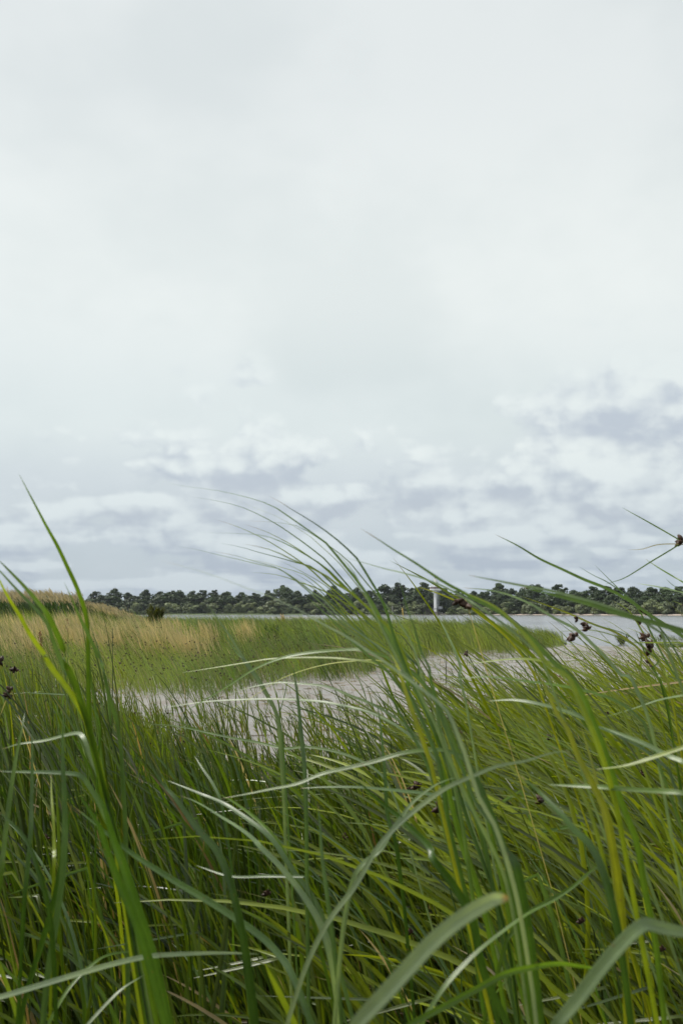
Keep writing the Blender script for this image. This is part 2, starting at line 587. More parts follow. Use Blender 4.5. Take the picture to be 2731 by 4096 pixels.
# ------------------------------------------------------------------ far shore: trees, tower, beacon
def crown_mesh(name, seed, kind):
    """unit-high crown of leaf clumps gathered in lobes, gaps between them"""
    r = np.random.default_rng(seed)
    P, N, Sz, T = [], [], [], []
    if kind == 'willow':
        nl, zlo, zc, rx, rz, lr, q, sz = 26, 0.02, 0.44, 0.46, 0.46, (0.13, 0.22), 90, 0.055
        base = np.array([0.165, 0.205, 0.125])
    elif kind == 'tall':
        nl, zlo, zc, rx, rz, lr, q, sz = 56, 0.04, 0.50, 0.24, 0.50, (0.05, 0.11), 62, 0.028
        base = np.array([0.042, 0.070, 0.034])
    elif kind == 'thin':
        nl, zlo, zc, rx, rz, lr, q, sz = 16, 0.40, 0.74, 0.16, 0.25, (0.06, 0.11), 55, 0.036
        base = np.array([0.060, 0.090, 0.046])
    else:
        nl, zlo, zc, rx, rz, lr, q, sz = 52, 0.04, 0.48, 0.38, 0.50, (0.075, 0.15), 76, 0.030
        base = np.array([0.044, 0.073, 0.034])
    for k in range(nl):
        a, e = r.uniform(0, 2 * math.pi), r.uniform(-1.0, 1.0)
        s = (1.0 if e < 0.1 else math.sqrt(max(0.05, 1 - e * e))) * r.uniform(0.25, 0.92)
        c = np.array([rx * s * math.cos(a), rx * s * math.sin(a), zc + rz * e * r.uniform(0.72, 1.0)])
        c[2] = max(c[2], zlo + r.uniform(0.02, 0.10))
        lob = r.uniform(*lr) * (1.0 if e < 0.6 else 0.72)
        d = r.normal(size=(q, 3))
        d /= np.linalg.norm(d, axis=1)[:, None]
        if e > -0.2:
            d[:, 2] = np.where(d[:, 2] < -0.5, -d[:, 2], d[:, 2])
        rad = lob * r.uniform(0.72, 1.12, q)[:, None]
        pts = c + d * rad * np.array([1, 1, 0.82])
        P.append(pts)
        N.append(d + r.normal(size=(q, 3)) * 0.55)
        Sz.append(np.full(q, sz) * r.uniform(0.6, 1.35, q))
        T.append(base * r.uniform(0.78, 1.25) * r.uniform(0.8, 1.2, (q, 1)))
    P, N, Sz, T = np.concatenate(P), np.concatenate(N), np.concatenate(Sz), np.concatenate(T)
    P[:, 2] *= 0.995 / max(P[:, 2].max(), 0.9)
    N /= np.linalg.norm(N, axis=1)[:, None]
    a = np.cross(N, r.normal(size=N.shape))
    a /= np.linalg.norm(a, axis=1)[:, None]
    b = np.cross(N, a)
    m = len(P)
    v = np.stack([P + (a * 1.0) * Sz[:, None], P + (b * 0.7) * Sz[:, None], P - (a * 1.0) * Sz[:, None], P - (b * 0.7) * Sz[:, None]], 1).reshape(-1, 3)
    f = np.arange(m * 4).reshape(m, 4)
    return mesh_np(name, v, f, M['crown'], False, np.repeat(T, 4, 0))


def trunk_mesh(name, seed, kind):
    r = random.Random(seed)
    b = MB()
    top = {'willow': 0.55, 'tall': 0.88, 'thin': 0.9, 'round': 0.78}[kind]
    w = {'willow': 0.035, 'tall': 0.020, 'thin': 0.013, 'round': 0.026}[kind]
    b.tube([(0, 0, -0.03), (0.004, 0.0, top * 0.3), (-0.006, 0.004, top * 0.65), (0.004, 0, top)], [w, w * 0.8, w * 0.5, w * 0.15], 7)
    for k in range(6):
        z = top * r.uniform(0.25, 0.8)
        a = r.uniform(0, 6.28)
        l = r.uniform(0.10, 0.22)
        b.tube([(0, 0, z), (l * 0.5 * math.cos(a), l * 0.5 * math.sin(a), z + l * 0.5), (l * math.cos(a), l * math.sin(a), z + l * 1.1)], [w * 0.45, w * 0.3, w * 0.1], 5)
    return b.mesh(name, M['bark'], True)


KINDS = {k: [(crown_mesh('crown', 100 + 17 * i + 7 * j, k), trunk_mesh('trunk', 60 + 11 * i + j, k)) for i in range(nv)]
         for j, (k, nv) in enumerate((('round', 5), ('tall', 4), ('willow', 4), ('thin', 2)))}
TOWER_PX = 1742
LOOK = {'round': 'broad dark green tree', 'tall': 'tall narrow dark green tree', 'willow': 'low grey-green willow', 'thin': 'thin open-crowned tree'}
ORD = ['nearest', 'second', 'third', 'fourth', 'fifth', 'sixth', 'seventh', 'eighth', 'ninth', 'tenth', 'eleventh', 'twelfth', 'thirteenth', 'fourteenth', 'fifteenth',
       'sixteenth', 'seventeenth', 'eighteenth', 'nineteenth', 'twentieth', 'twenty-first', 'twenty-second', 'twenty-third', 'twenty-fourth', 'twenty-fifth', 'twenty-sixth', 'twenty-seventh', 'twenty-eighth', 'twenty-ninth',
       'thirtieth', 'thirty-first', 'thirty-second', 'thirty-third', 'thirty-fourth', 'thirty-fifth', 'thirty-sixth', 'thirty-seventh', 'thirty-eighth', 'thirty-ninth',
       'fortieth', 'forty-first', 'forty-second', 'forty-third', 'forty-fourth', 'forty-fifth', 'forty-sixth', 'forty-seventh', 'forty-eighth',
       'forty-ninth', 'fiftieth', 'fifty-first', 'fifty-second', 'fifty-third', 'fifty-fourth', 'fifty-fifth', 'fifty-sixth', 'fifty-seventh', 'fifty-eighth']


def shore_dist(px):
    u = (px - 1365.5) / FPX
    d = 900.0
    for _ in range(12):
        d = float(far_edge(u * d))
    return d


# (column, crown top row, width in pixels, kind) of the trees that show singly on the far bank
TREES = [(277, 2377, 50, 'round'), (388, 2366, 62, 'round'), (464, 2354, 58, 'round'), (518, 2370, 50, 'tall'), (585, 2358, 52, 'tall'), (645, 2366, 62, 'round'),
         (690, 2363, 60, 'round'), (720, 2361, 52, 'round'), (776, 2363, 54, 'round'), (812, 2361, 50, 'round'), (862, 2360, 54, 'tall'), (908, 2366, 55, 'round'),
         (968, 2369, 62, 'round'), (1024, 2373, 50, 'tall'), (1072, 2362, 28, 'thin'), (1133, 2341, 72, 'round'), (1194, 2363, 44, 'thin'), (1247, 2377, 74, 'round'),
         (1261, 2361, 26, 'thin'), (1334, 2343, 64, 'round'), (1385, 2372, 60, 'round'), (1428, 2350, 54, 'round'), (1480, 2362, 60, 'round'), (1535, 2338, 74, 'round'),
         (1593, 2331, 66, 'tall'), (1640, 2352, 56, 'round'), (1690, 2329, 80, 'round'), (1770, 2352, 56, 'round'), (1826, 2360, 60, 'tall'), (1892, 2364, 52, 'tall'),
         (1925, 2370, 54, 'round'), (1990, 2333, 68, 'round'), (2043, 2354, 52, 'round'), (2098, 2346, 60, 'round'), (2140, 2338, 78, 'round'), (2233, 2338, 72, 'round'),
         (2293, 2360, 66, 'round'), (2362, 2345, 76, 'round'), (2420, 2344, 70, 'round'), (2476, 2350, 70, 'round'), (2530, 2347, 76, 'round'), (2596, 2349, 80, 'round'),
         (2660, 2348, 78, 'round'), (2722, 2346, 80, 'round'), (2790, 2344, 84, 'round')]
rt = random.Random(21)
BACK = []
for px in list(range(335, 2800, 29)):       # the closed second row under the skyline
    BACK.append((px + rt.uniform(-12, 12), (2402 if px < 420 else 2394 if px < 640 else 2379) + rt.uniform(-12, 16), rt.uniform(40, 84), 'round'))
WILLOWS = [(px + rt.uniform(-12, 12), rt.uniform(2402, 2424), rt.uniform(36, 64), 'willow') for px in range(400, 2760, 36) if not 1700 < px < 1775]
WILLOWS += [(1652, 2404, 62, 'willow'), (1688, 2411, 50, 'willow'), (1120, 2392, 96, 'willow'), (2600, 2396, 70, 'willow')]


def plant_tree(px, top, wpx, kind, back, name, group):
    d = shore_dist(px) + back
    x = (px - 1365.5) / FPX * d
    z = float(height(x, d))
    H = EYE + (HORIZON - top) / FPX * d - z
    wid = {'round': 0.86, 'tall': 0.56, 'willow': 1.05, 'thin': 0.42}[kind]
    s = (1.48 if kind == 'round' else 1.2) * wpx / FPX * d / wid
    cm, tm = rt.choice(KINDS[kind])
    root = empty(name, (x, d, z))
    root.rotation_euler.z = rt.uniform(0, 6.28)
    root.scale = (s, s, H)
    link('crown', cm, root)
    link('trunk', tm, root)
    root['category'] = 'tree'
    root['group'] = group
    return root, px, kind


planted = []
for a in TREES:
    planted.append((*plant_tree(*a, 34 if a[3] != 'thin' else 60, 'shore_tree', 'tall trees of the far bank'), 'skyline'))
for a in BACK:
    planted.append((*plant_tree(*a, 22, 'understory_tree', 'lower trees of the far bank'), 'under'))
for a in WILLOWS:
    planted.append((*plant_tree(*a, 13, 'willow_shrub', 'willows along the far waterline'), 'willow'))
count = {}
for root, px, kind, row in sorted(planted, key=lambda t: abs(t[1] - TOWER_PX)):
    side = 'left' if px < TOWER_PX else 'right'
    k = (row, kind, side)
    i = count.get(k, 0)
    count[k] = i + 1
    o = ORD[i] if i < len(ORD) else 'number %d' % (i + 1)
    if row == 'skyline':
        root['label'] = f"{LOOK[kind]} in far skyline, {o} of its kind {side} of white tower"
    elif row == 'under':
        root['label'] = f"lower round tree filling far wood, {o} one {side} of white tower"
    else:
        root['label'] = f"grey-green willow shrub at far waterline, {o} one {side} of white tower"


def radar_tower():
    d = shore_dist(TOWER_PX) + 4.0
    c = at(TOWER_PX, 2446, d)
    k = d / FPX                                       # metres per photograph pixel there
    root = empty('radar_tower', (c.x, d, c.z))
    root.rotation_euler.z = R(-38)
    tag(root, 'white concrete radar tower with eight-sided cabin on the far bank', 'tower')
    ah, au = 5.5 * k, 5.4 * k
    zc, zt = 84 * k, 100 * k                            # underside and roof of the cabin
    b = MB()
    b.add([(-ah * 1.05, -ah, 0), (ah * 1.05, -ah, 0), (ah * 1.05, ah, 0), (-ah * 1.05, ah, 0), (-ah, -ah, zc), (ah, -ah, zc), (ah, ah, zc), (-ah, ah, zc)],
          [(0, 3, 2, 1), (4, 5, 6, 7), (0, 1, 5, 4), (1, 2, 6, 5), (2, 3, 7, 6), (3, 0, 4, 7)])
    b.build('shaft', M['white'], root)
    MB().box(-ah * 1.16, ah * 1.16, -ah * 1.16, ah * 1.16, 10.5 * k, 12 * k).build('base_ring', M['dark'], root)
    r8 = R(22.5)
    MB().lathe([(12 * k, zc - 1.5 * k), (23.4 * k, zc + 0.4 * k), (23.8 * k, zc + 6.0 * k), (22.6 * k, zc + 6.2 * k)], 8, rot=r8).build('cabin_parapet', M['white'], root)
    w = MB().lathe([(22.4 * k, zc + 6.0 * k), (22.9 * k, zc + 12.4 * k)], 8, rot=r8).build('window_band', M['glass'], root)
    for i in range(8):
        for j in range(4):
            a0 = r8 + i * math.pi / 4
            p0 = Vector((math.cos(a0), math.sin(a0), 0))
            p1 = Vector((math.cos(a0 + math.pi / 4), math.sin(a0 + math.pi / 4), 0))
            q = p0.lerp(p1, (j + 0.5) / 4) * 22.8 * k
            MB().tube([q + Vector((0, 0, zc + 6 * k)), q + Vector((0, 0, zc + 12.4 * k))], 0.28 * k, 4).build('mullion', M['white'], w)
    MB().lathe([(23.2 * k, zc + 8.6 * k), (23.35 * k, zc + 9.7 * k)], 8, rot=r8).build('red_band', M['red'], root)
    MB().lathe([(22.4 * k, zc + 12.3 * k), (24 * k, zc + 12.5 * k), (24 * k, zc + 16.0 * k), (1.0 * k, zc + 16.4 * k)], 8, rot=r8).build('cabin_roof', M['white'], root)
    for i in range(8):
        a0, a1 = r8 + i * math.pi / 4, r8 + (i + 1) * math.pi / 4
        p0, p1 = (Vector((math.cos(a), math.sin(a), 0)) * 23.2 * k for a in (a0, a1))
        b = MB()
        for h in (2.2, 4.4):
            b.tube([p0 + Vector((0, 0, zt + h * k)), p1 + Vector((0, 0, zt + h * k))], 0.16 * k, 4)
        for t in (0, 0.33, 0.67):
            q = p0.lerp(p1, t)
            b.tube([q + Vector((0, 0, zt)), q + Vector((0, 0, zt + 4.4 * k))], 0.16 * k, 4)
        b.build('roof_railing', M['steel'], root)
    MB().box(-14 * k, -8.2 * k, -6 * k, 4 * k, zt + 0.5 * k, zt + 7 * k).build('roof_hut', M['pale'], root)
    MB().box(-au, au * 0.98, -au, au, zt + 0.3 * k, zt + 32 * k).build('upper_shaft', M['white'], root)
    b = MB()
    for x in (8.5, 16.5):
        for y in (-3, 3):
            b.tube([(x * k, y * k, zt + 8 * k), (x * k, y * k, zt + 20 * k)], 0.3 * k, 4)
    for z in (8, 14, 20):
        b.box(8.2 * k, 16.8 * k, -3.3 * k, 3.3 * k, zt + (z - 0.3) * k, zt + (z + 0.3) * k)
    b.build('side_platform', M['steel'], root)
    b = MB().lathe([(2.6 * k, zt + 32 * k), (2.6 * k, zt + 35 * k), (1.0 * k, zt + 35.5 * k), (1.0 * k, zt + 41 * k)], 8)
    for dx in (-4.5, 4.0):
        b.tube([(dx * k, 0, zt + 32 * k), (dx * k, 0, zt + 38 * k)], 0.35 * k, 5)
    mast = b.build('mast', M['dark'], root)
    MB().box(-14 * k, 14 * k, -0.8 * k, 0.8 * k, zt + 41 * k, zt + 42.6 * k).build('radar_antenna', M['pale'], mast)
    b = MB()                                           # escape stair in a lattice beside the shaft
    for x in (9.6, 14.8):
        for y in (-3.5, 3.5):
            b.tube([(x * k, y * k, 8 * k), (x * k, y * k, zc)], 0.55 * k, 5)
    n = 9
    for i in range(n):
        z0, z1 = 8 * k + (zc - 8 * k) * i / n, 8 * k + (zc - 8 * k) * (i + 1) / n
        xa, xb = (9.6, 14.8) if i % 2 else (14.8, 9.6)
        b.tube([(xa * k, -3.5 * k, z0), (xb * k, -3.5 * k, z1)], 0.5 * k, 4)
        b.box(7 * k, 15.2 * k, -3.6 * k, 3.6 * k, z1 - 0.3 * k, z1)
    b.build('stair_lattice', M['steel'], root)
    MB().box(10 * k, 24 * k, 2 * k, 12 * k, 10 * k, 20 * k).build('service_hut', M['pale'], root)
    MB().box(8 * k, 27 * k, -4 * k, 13 * k, 8.2 * k, 9.8 * k).build('service_deck', M['dark'], root)
    b = MB().tube([(-9.5 * k, -2 * k, 13 * k), (-14 * k, -3 * k, 0)], 0.6 * k, 4).tube([(-9.5 * k, 2 * k, 13 * k), (-14 * k, 3 * k, 0)], 0.6 * k, 4)
    for i in range(8):
        t = (i + 0.5) / 8
        b.box((-9.8 - 4.2 * t) * k, (-8.8 - 4.2 * t) * k, -2.5 * k, 2.5 * k, (12.6 - 12.4 * t) * k, (13 - 12.4 * t) * k)
    b.build('stairway', M['steel'], root)
    # plinth in the slope
    MB().box(-10 * k, 12 * k, -9 * k, 12 * k, -14 * k, -0.02).build('plinth', M['stone_pale'], root)
    # timber landing stage left of it
    j = empty('timber_jetty', (c.x, d - 5, c.z))
    tag(j, 'dark timber jetty on posts beside the foot of the white tower', 'jetty')
    MB().box(-42 * k, -9 * k, -9 * k, -4 * k, 1.0 * k, 3.0 * k).build('deck', M['timber'], j)
    for i in range(7):
        x = (-41 + 5.2 * i) * k
        MB().box(x - 0.9 * k, x + 0.9 * k, -8.5 * k, -4.5 * k, -17 * k, 0.96 * k).build('post', M['timber'], j)
    b = MB()
    b.tube([(-42 * k, -9 * k, 6.4 * k), (-9 * k, -9 * k, 6.4 * k)], 0.3 * k, 4)
    for i in range(9):
        b.tube([((-41.6 + 4 * i) * k, -9 * k, 3 * k), ((-41.6 + 4 * i) * k, -9 * k, 6.4 * k)], 0.3 * k, 4)
    b.build('handrail', M['timber'], j)
    pl = at(1569, 2450, d - 3)
    o = MB().lathe([(2.0 * k, -6 * k), (1.9 * k, 26 * k), (1.2 * k, 27 * k)], 8).build('mooring_pile', M['greywood'])
    o.location = pl
    tag(o, 'slim grey mooring pile on the far bank left of the tower', 'pile')


radar_tower()


def beacon():
    d = 205.0
    k = d / FPX
    c = at(1612, 2463, d)
    root = empty('channel_beacon', (c.x, d, c.z))
    root.rotation_euler = (0, R(-7), 0)
    tag(root, 'leaning yellow channel beacon with two black cones pointing down', 'beacon')
    MB().lathe([(1.15 * k, -34 * k), (1.1 * k, 31 * k)], 10).build('pole', M['yellow'], root, True)
    MB().lathe([(0.9 * k, 30.8 * k), (0.9 * k, 64 * k)], 10).build('topmast', M['black'], root, True)
    for z0, z1, w in ((33, 48, 6.8), (50, 65, 7.8)):
        MB().lathe([(0.8 * k, z0 * k), (w * k, (z1 - 0.5) * k), (w * k, z1 * k)], 20).build('cone', M['black'], root, True)


beacon()


# ------------------------------------------------------------------ grass beds
WIND = np.array([-1.0, 0.12, 0.0])       # the wind blows from right to left


def unit(a):
    return a / np.maximum(np.linalg.norm(a, axis=-1, keepdims=True), 1e-9)


def blade_paths(base, d0, L, bend, droop, nseg, kink=None, r=rng):
    """march each blade from its base: start direction d0, bent by the wind and by its own weight"""
    n = len(base)
    P = np.zeros((n, nseg + 1, 3))
    P[:, 0] = base
    d = unit(d0)
    step = (L / nseg)[:, None]
    for s in range(nseg):
        t = (s + 0.5) / nseg
        P[:, s + 1] = P[:, s] + d * step
        acc = WIND[None] * (bend * (0.4 + 1.2 * t))[:, None] + np.array([0, 0, -1.0])[None] * (droop * (0.1 + 2.0 * t * t))[:, None]
        d = unit(d + acc / nseg)
        if kink is not None:
            k = kink == s
            if k.any():
                d[k] = unit(d[k] * np.array([1, 1, 0.0]) + WIND * 0.9 + np.stack([r.normal(0, 0.25, k.sum()), r.normal(0, 0.4, k.sum()), r.uniform(-0.35, 0.1, k.sum())], 1))
    return P


def ribbons(P, W, tint, keel=0.25, tipfade=1.0, r=rng, prof=None, flat=None):
    """paths (n,s,3) -> V-section ribbons; returns verts, faces, tints"""
    n, s, _ = P.shape
    T = unit(np.gradient(P, axis=1))
    up = unit(np.stack([r.normal(-0.35, 0.5, n), r.normal(-0.5, 0.45, n), np.full(n, 0.75)], 1)) if flat is None else flat
    side = unit(np.cross(T, np.repeat(up[:, None], s, 1)))
    nor = np.cross(side, T)
    t = np.linspace(0, 1, s)
    if prof is None:
        prof = np.interp(t, [0, 0.12, 0.45, 0.75, 0.92, 1.0], [0.75, 0.95, 1.0, 0.7, 0.32, 0.03])
    w = (W[:, None] * prof[None])[..., None] * 0.5
    V = np.stack([P - side * w + nor * w * keel, P - nor * w * keel, P + side * w + nor * w * keel], 2)     # n,s,3,3
    i = (np.arange(n)[:, None, None] * s + np.arange(s - 1)[None, :, None]) * 3 + np.arange(2)[None, None, :]
    i = i.ravel()
    F = np.stack([i, i + 1, i + 4, i + 3], 1)
    if tint.ndim == 2:
        tint = np.repeat(tint[:, None], s, 1)
    C = np.repeat(tint[:, :, None], 3, 2)
    return V.reshape(-1, 3), F, C.reshape(-1, 3)


class Bag:
    def __init__(self):
        self.v, self.f, self.c, self.n = [], [], [], 0

    def add(self, v, f, c):
        self.v.append(v)
        self.f.append(f + self.n)
        self.c.append(c)
        self.n += len(v)

    def build(self, name, mat, label, cat=None, kind='stuff', smooth=True):
        o = link(name, mesh_np(name, np.concatenate(self.v), np.concatenate(self.f), mat, smooth, np.concatenate(self.c)))
        return tag(o, label, cat, None, kind)


GREEN = np.array([[0.034, 0.076, 0.005], [0.019, 0.048, 0.006], [0.056, 0.102, 0.005], [0.038, 0.076, 0.020]])
LIME = np.array([0.190, 0.240, 0.007])
DEAD = np.array([[0.26, 0.20, 0.10], [0.17, 0.12, 0.055], [0.33, 0.27, 0.16]])
BROWN = np.array([0.040, 0.020, 0.012])


def greens(n, lime, r=rng):
    c = GREEN[r.integers(0, 4, n)] * r.uniform(0.5, 1.22, (n, 1)) ** 1.6
    k = np.clip(lime * r.uniform(0.2, 1.5, n), 0, 1)[:, None]
    return c * (1 - k) + LIME * r.uniform(0.7, 1.15, (n, 1)) * k


def sample_wedge(n, d0, d1, margin_u=0.365, margin=0.7, r=rng):
    """points spread evenly over the ground that the camera looks at"""
    d = np.sqrt(r.uniform(d0 * d0, d1 * d1, int(n)))
    x = r.uniform(-1, 1, int(n)) * (margin_u * d + margin)
    return x, d


YLX = [-300, 0, 300, 600, 1000, 1400, 1900, 2200, 2731, 3100]
YLY = [2600, 2620, 2690, 2840, 2960, 2980, 2880, 2690, 2590, 2560]


def top_limit(px, d):
    return EYE - (np.interp(px, YLX, YLY) - HORIZON) / FPX * d


def spikelets(bag, tips, dirs, size, per=4, r=rng, col=BROWN):
    """clusters of pointed egg-shaped spikelets at the given points"""
    n = len(tips)
    m = n * per
    c = np.repeat(tips, per, 0)
    ax = unit(np.repeat(dirs, per, 0) * 0.9 + r.normal(0, 0.75, (m, 3)))
    s = np.repeat(size, per) * r.uniform(0.7, 1.2, m)
    a = unit(np.cross(ax, r.normal(size=(m, 3))))
    b = np.cross(ax, a)
    rings = [(0.0, 0.10), (0.28, 0.30), (0.62, 0.25), (1.0, 0.01)]
    k = 6
    V = np.zeros((m, 4, k, 3))
    for j, (h, rad) in enumerate(rings):
        for i in range(k):
            w = 2 * math.pi * i / k
            V[:, j, i] = c + ax * (h * s)[:, None] + (a * math.cos(w) + b * math.sin(w)) * (rad * s)[:, None]
    q = (np.arange(m)[:, None, None] * 4 + np.arange(3)[None, :, None]) * k
    i0, i1 = np.arange(k), (np.arange(k) + 1) % k
    F = np.stack([q + i0, q + i1, q + k + i1, q + k + i0], -1).reshape(-1, 4)
    C = np.repeat(col[None] * r.uniform(0.6, 1.7, (m, 1)), 4 * k, 0)
    bag.add(V.reshape(-1, 3), F, C)


def sedge_bed(bag, heads, x, d, h, lime, leaves=5, wscale=1.0, nseg=8, head_share=0.1, r=rng, sweep=None):
    n = len(x)
    z = height(x, d) - 0.01
    base = np.stack([x, d, z], 1)
    sweep = np.zeros(n) if sweep is None else sweep
    lean = r.uniform(-0.04, 0.20, n) + 0.20 * sweep
    d0 = np.stack([-lean + r.normal(0, 0.10, n), r.normal(0, 0.10, n), np.ones(n)], 1)
    # culm
    L = h * r.uniform(0.8, 1.0, n)
    P = blade_paths(base, d0, L, r.uniform(0.0, 0.30, n) + 0.35 * sweep, r.uniform(0.0, 0.10, n), nseg, r=r)
    col = greens(n, lime, r) * 0.85
    bt = np.repeat(col[:, None], nseg + 1, 1)
    bt[:, 0] = bt[:, 0] * 0.3 + np.array([0.07, 0.05, 0.02])
    bt[:, 1] = bt[:, 1] * 0.6 + np.array([0.025, 0.018, 0.006])
    bag.add(*ribbons(P, np.full(n, 0.0062 * wscale) * r.uniform(0.8, 1.3, n), bt, 0.6, r=r, prof=np.interp(np.linspace(0, 1, nseg + 1), [0, 0.7, 1], [1, 0.8, 0.4])))
    if heads is not None and head_share > 0:
        k = r.random(n) < head_share
        spikelets(heads, P[k, -1], unit(P[k, -1] - P[k, -2]), np.full(k.sum(), 0.014) * r.uniform(0.7, 1.2, k.sum()) * wscale, 4, r)
        # bracts over the head
        m = int(k.sum())
        PB = blade_paths(P[k, -1], unit(P[k, -1] - P[k, -2]) + r.normal(0, 0.3, (m, 3)), r.uniform(0.08, 0.22, m), r.uniform(0.3, 0.9, m), r.uniform(0, 0.4, m), 4, r=r)
        bag.add(*ribbons(PB, np.full(m, 0.0035 * wscale), greens(m, lime[k], r), 0.3, r=r))
    # leaves
    for q in range(leaves):
        node = r.uniform(0.02, 0.12, n) if q == 0 else r.uniform(0.16, 0.66, n)
        idx = np.minimum((node * nseg).astype(int), nseg - 1)
        fr = (node * nseg - idx)[:, None]
        ar = np.arange(n)
        b = P[ar, idx] * (1 - fr) + P[ar, idx + 1] * fr
        dl = unit(P[ar, idx + 1] - P[ar, idx])
        az = r.uniform(0, 2 * math.pi, n)
        out = np.stack([np.cos(az), np.sin(az), np.zeros(n)], 1)
        hug = r.random(n) < 0.4
        dl = dl + out * np.where(hug, 0.05, r.uniform(0.10, 0.45, n))[:, None] + WIND * r.uniform(0, 0.10, n)[:, None]
        LL = np.minimum(h * r.uniform(0.35, 0.82, n), (1.12 + 0.25 * sweep) * h - node * L)
        kink = np.where(r.random(n) < 0.05, r.integers(2, nseg - 1, n), -1)
        PL = blade_paths(b, dl, LL, np.where(hug, r.uniform(0.0, 0.5, n), r.uniform(0.1, 0.9, n) + np.where(r.random(n) < 0.22, r.uniform(0.4, 1.2, n), 0)) + sweep * r.uniform(0.2, 1.5, n), np.where(hug, 0.08, r.uniform(0.0, 1.1, n) ** 1.25), nseg, kink, r)
        gz = height(PL[..., 0], PL[..., 1])
        PL[..., 2] = np.maximum(PL[..., 2], gz + 0.005)
        tl = greens(n, lime, r)
        dead = (r.random(n) < 0.02) | ((q == 0) & (node < 0.2) & (r.random(n) < 0.35))
        tl[dead] = DEAD[r.integers(0, 3, dead.sum())] * r.uniform(0.6, 1.1, (dead.sum(), 1))
        tt = np.repeat(tl[:, None], nseg + 1, 1)
        brown = r.random(n) < 0.2
        tt[brown, -1] = DEAD[1]
        keep = np.linalg.norm(PL - np.array([0, 0, EYE]), axis=2).min(1) > 0.55
        bag.add(*ribbons(PL[keep], (np.full(n, 0.0088 * wscale) * r.uniform(0.6, 1.35, n))[keep], tt[keep], 0.22, r=r))


# --- the wet bed in front of the camera
front, front_heads = Bag(), Bag()


def wet_bed(n, d0, d1, keep, leaves, nseg, wscale, hs):
    x, d = sample_wedge(n, d0, d1)
    px = 1365.5 + x / d * FPX
    k = rng.random(len(x)) < keep(px, d)
    x, d, px = x[k], d[k], px[k]
    patch = fbm(x * 1.3 + 40, d * 1.3, 31)
    k = rng.random(len(x)) < np.clip(0.35 + 2.2 * (patch - 0.30), 0.15, 1)
    x, d, px = x[k], d[k], px[k]
    h = np.clip(top_limit(px, d), 0.22, 1.02) * (1 + 0.10 * sstep(px, 1700, 2300)) * rng.uniform(0.55, 1.04, len(x)) * np.where(rng.random(len(x)) < 0.06, 1.25, 1.0)
    lime = 0.10 + 0.60 * sstep(px, 1500, 2400) + 0.35 * sstep(d, 3, 7)
    sedge_bed(front, front_heads, x, d, h, lime, leaves, wscale, nseg, hs, sweep=sstep(px, 1550, 2250))


wet_bed(2700, 1.7, 3.6, lambda p, d: 0.12 + 0.88 * sstep(d, 2.1, 2.9), 6, 10, 1.0, 0.012)
wet_bed(3500, 3.6, 6.5, lambda p, d: np.interp(p, [0, 600, 1000, 1500, 2000, 2731], [1, .9, .5, .5, .8, .8]), 5, 8, 1.0, 0.04)
wet_bed(6800, 6.5, 11.5, lambda p, d: np.interp(p, [0, 450, 700, 1000, 1500, 2000, 2731], [1, .95, .40, .22, .14, .3, .7]) * (1 - 0.8 * sstep(d, 8, 11.5) * sstep(p, 500, 900)), 4, 6, 1.1, 0.12)
# thin upright stems that screen the mud left of the middle
x, d = sample_wedge(1500, 5.5, 13.0)
px = 1365.5 + x / d * FPX
k = (px > 380) & (px < 2000) & (rng.random(len(x)) < np.interp(px, [380, 700, 1150, 1500, 2000], [1, 1, 0.6, 0.35, 0.3]) * (1 - 0.75 * sstep(d, 9, 13)))
x, d, px = x[k], d[k], px[k]
sedge_bed(front, front_heads, x, d, rng.uniform(0.35, 0.78, len(x)) * (1 - 0.35 * sstep(d, 8, 13)), np.full(len(x), 0.35), 3, 1.1, 6, 0.10, sweep=np.full(len(x), 0.15))
# the bed goes on beside and behind the camera and shades what lies in front of it
bx, by = rng.uniform(-3.4, 3.4, 5200), rng.uniform(-3.2, 2.2, 5200)
k = (np.hypot(bx, by) > 0.75) & (np.abs(bx) > 0.40 * np.maximum(by, 0) + 0.42)
bx, by = bx[k], by[k]
sedge_bed(front, None, bx, by, rng.uniform(0.75, 1.05, len(bx)), np.full(len(bx), 0.2), 4, 1.15, 6, 0.0)
bx, by = rng.uniform(-4.6, 3.0, 5200), rng.uniform(-3.6, 1.9, 5200)  # taller unseen reeds, added left and behind to cast shade on the near bed
k = ((bx < -1.15 - 0.12 * by) & (bx < -0.42 * by - 0.55)) | (by < -1.1)
bx, by = bx[k], by[k]
sedge_bed(front, None, bx, by, rng.uniform(1.35, 2.0, len(bx)), np.full(len(bx), 0.1), 6, 2.0, 6, 0.0)
front.build('marsh_sedge', M['grass'], 'dense green sedge filling the wet foreground, with unseen taller reeds added to shade it')
front_heads.build('sedge_seed_heads', M['head'], 'small dark brown seed heads scattered over the foreground sedge')

# --- sparse tufts out on the mud
tufts = Bag()
tx, td = sample_wedge(420, 11, 36)
px = 1365.5 + tx / td * FPX
k = (px > 620) & (rng.random(len(px)) < np.interp(px, [620, 1000, 1500, 2000, 2731], [0.8, 0.45, 0.35, 0.7, 1.0]))
tx, td = tx[k], td[k]
cx = np.repeat(tx, 9) + rng.normal(0, 0.16, len(tx) * 9)
cy = np.repeat(td, 9) + rng.normal(0, 0.22, len(tx) * 9)
hh = np.repeat(rng.uniform(0.10, 0.34, len(tx)), 9) * rng.uniform(0.5, 1.1, len(cx))
P = blade_paths(np.stack([cx, cy, height(cx, cy) - 0.01], 1), np.stack([rng.normal(-0.15, 0.16, len(cx)), rng.normal(0, 0.16, len(cx)), np.ones(len(cx))], 1), hh, rng.uniform(0, .7, len(cx)), rng.uniform(0, .3, len(cx)), 4)
tufts.add(*ribbons(P, np.full(len(cx), 0.008), greens(len(cx), np.full(len(cx), 0.3)) * 1.1))
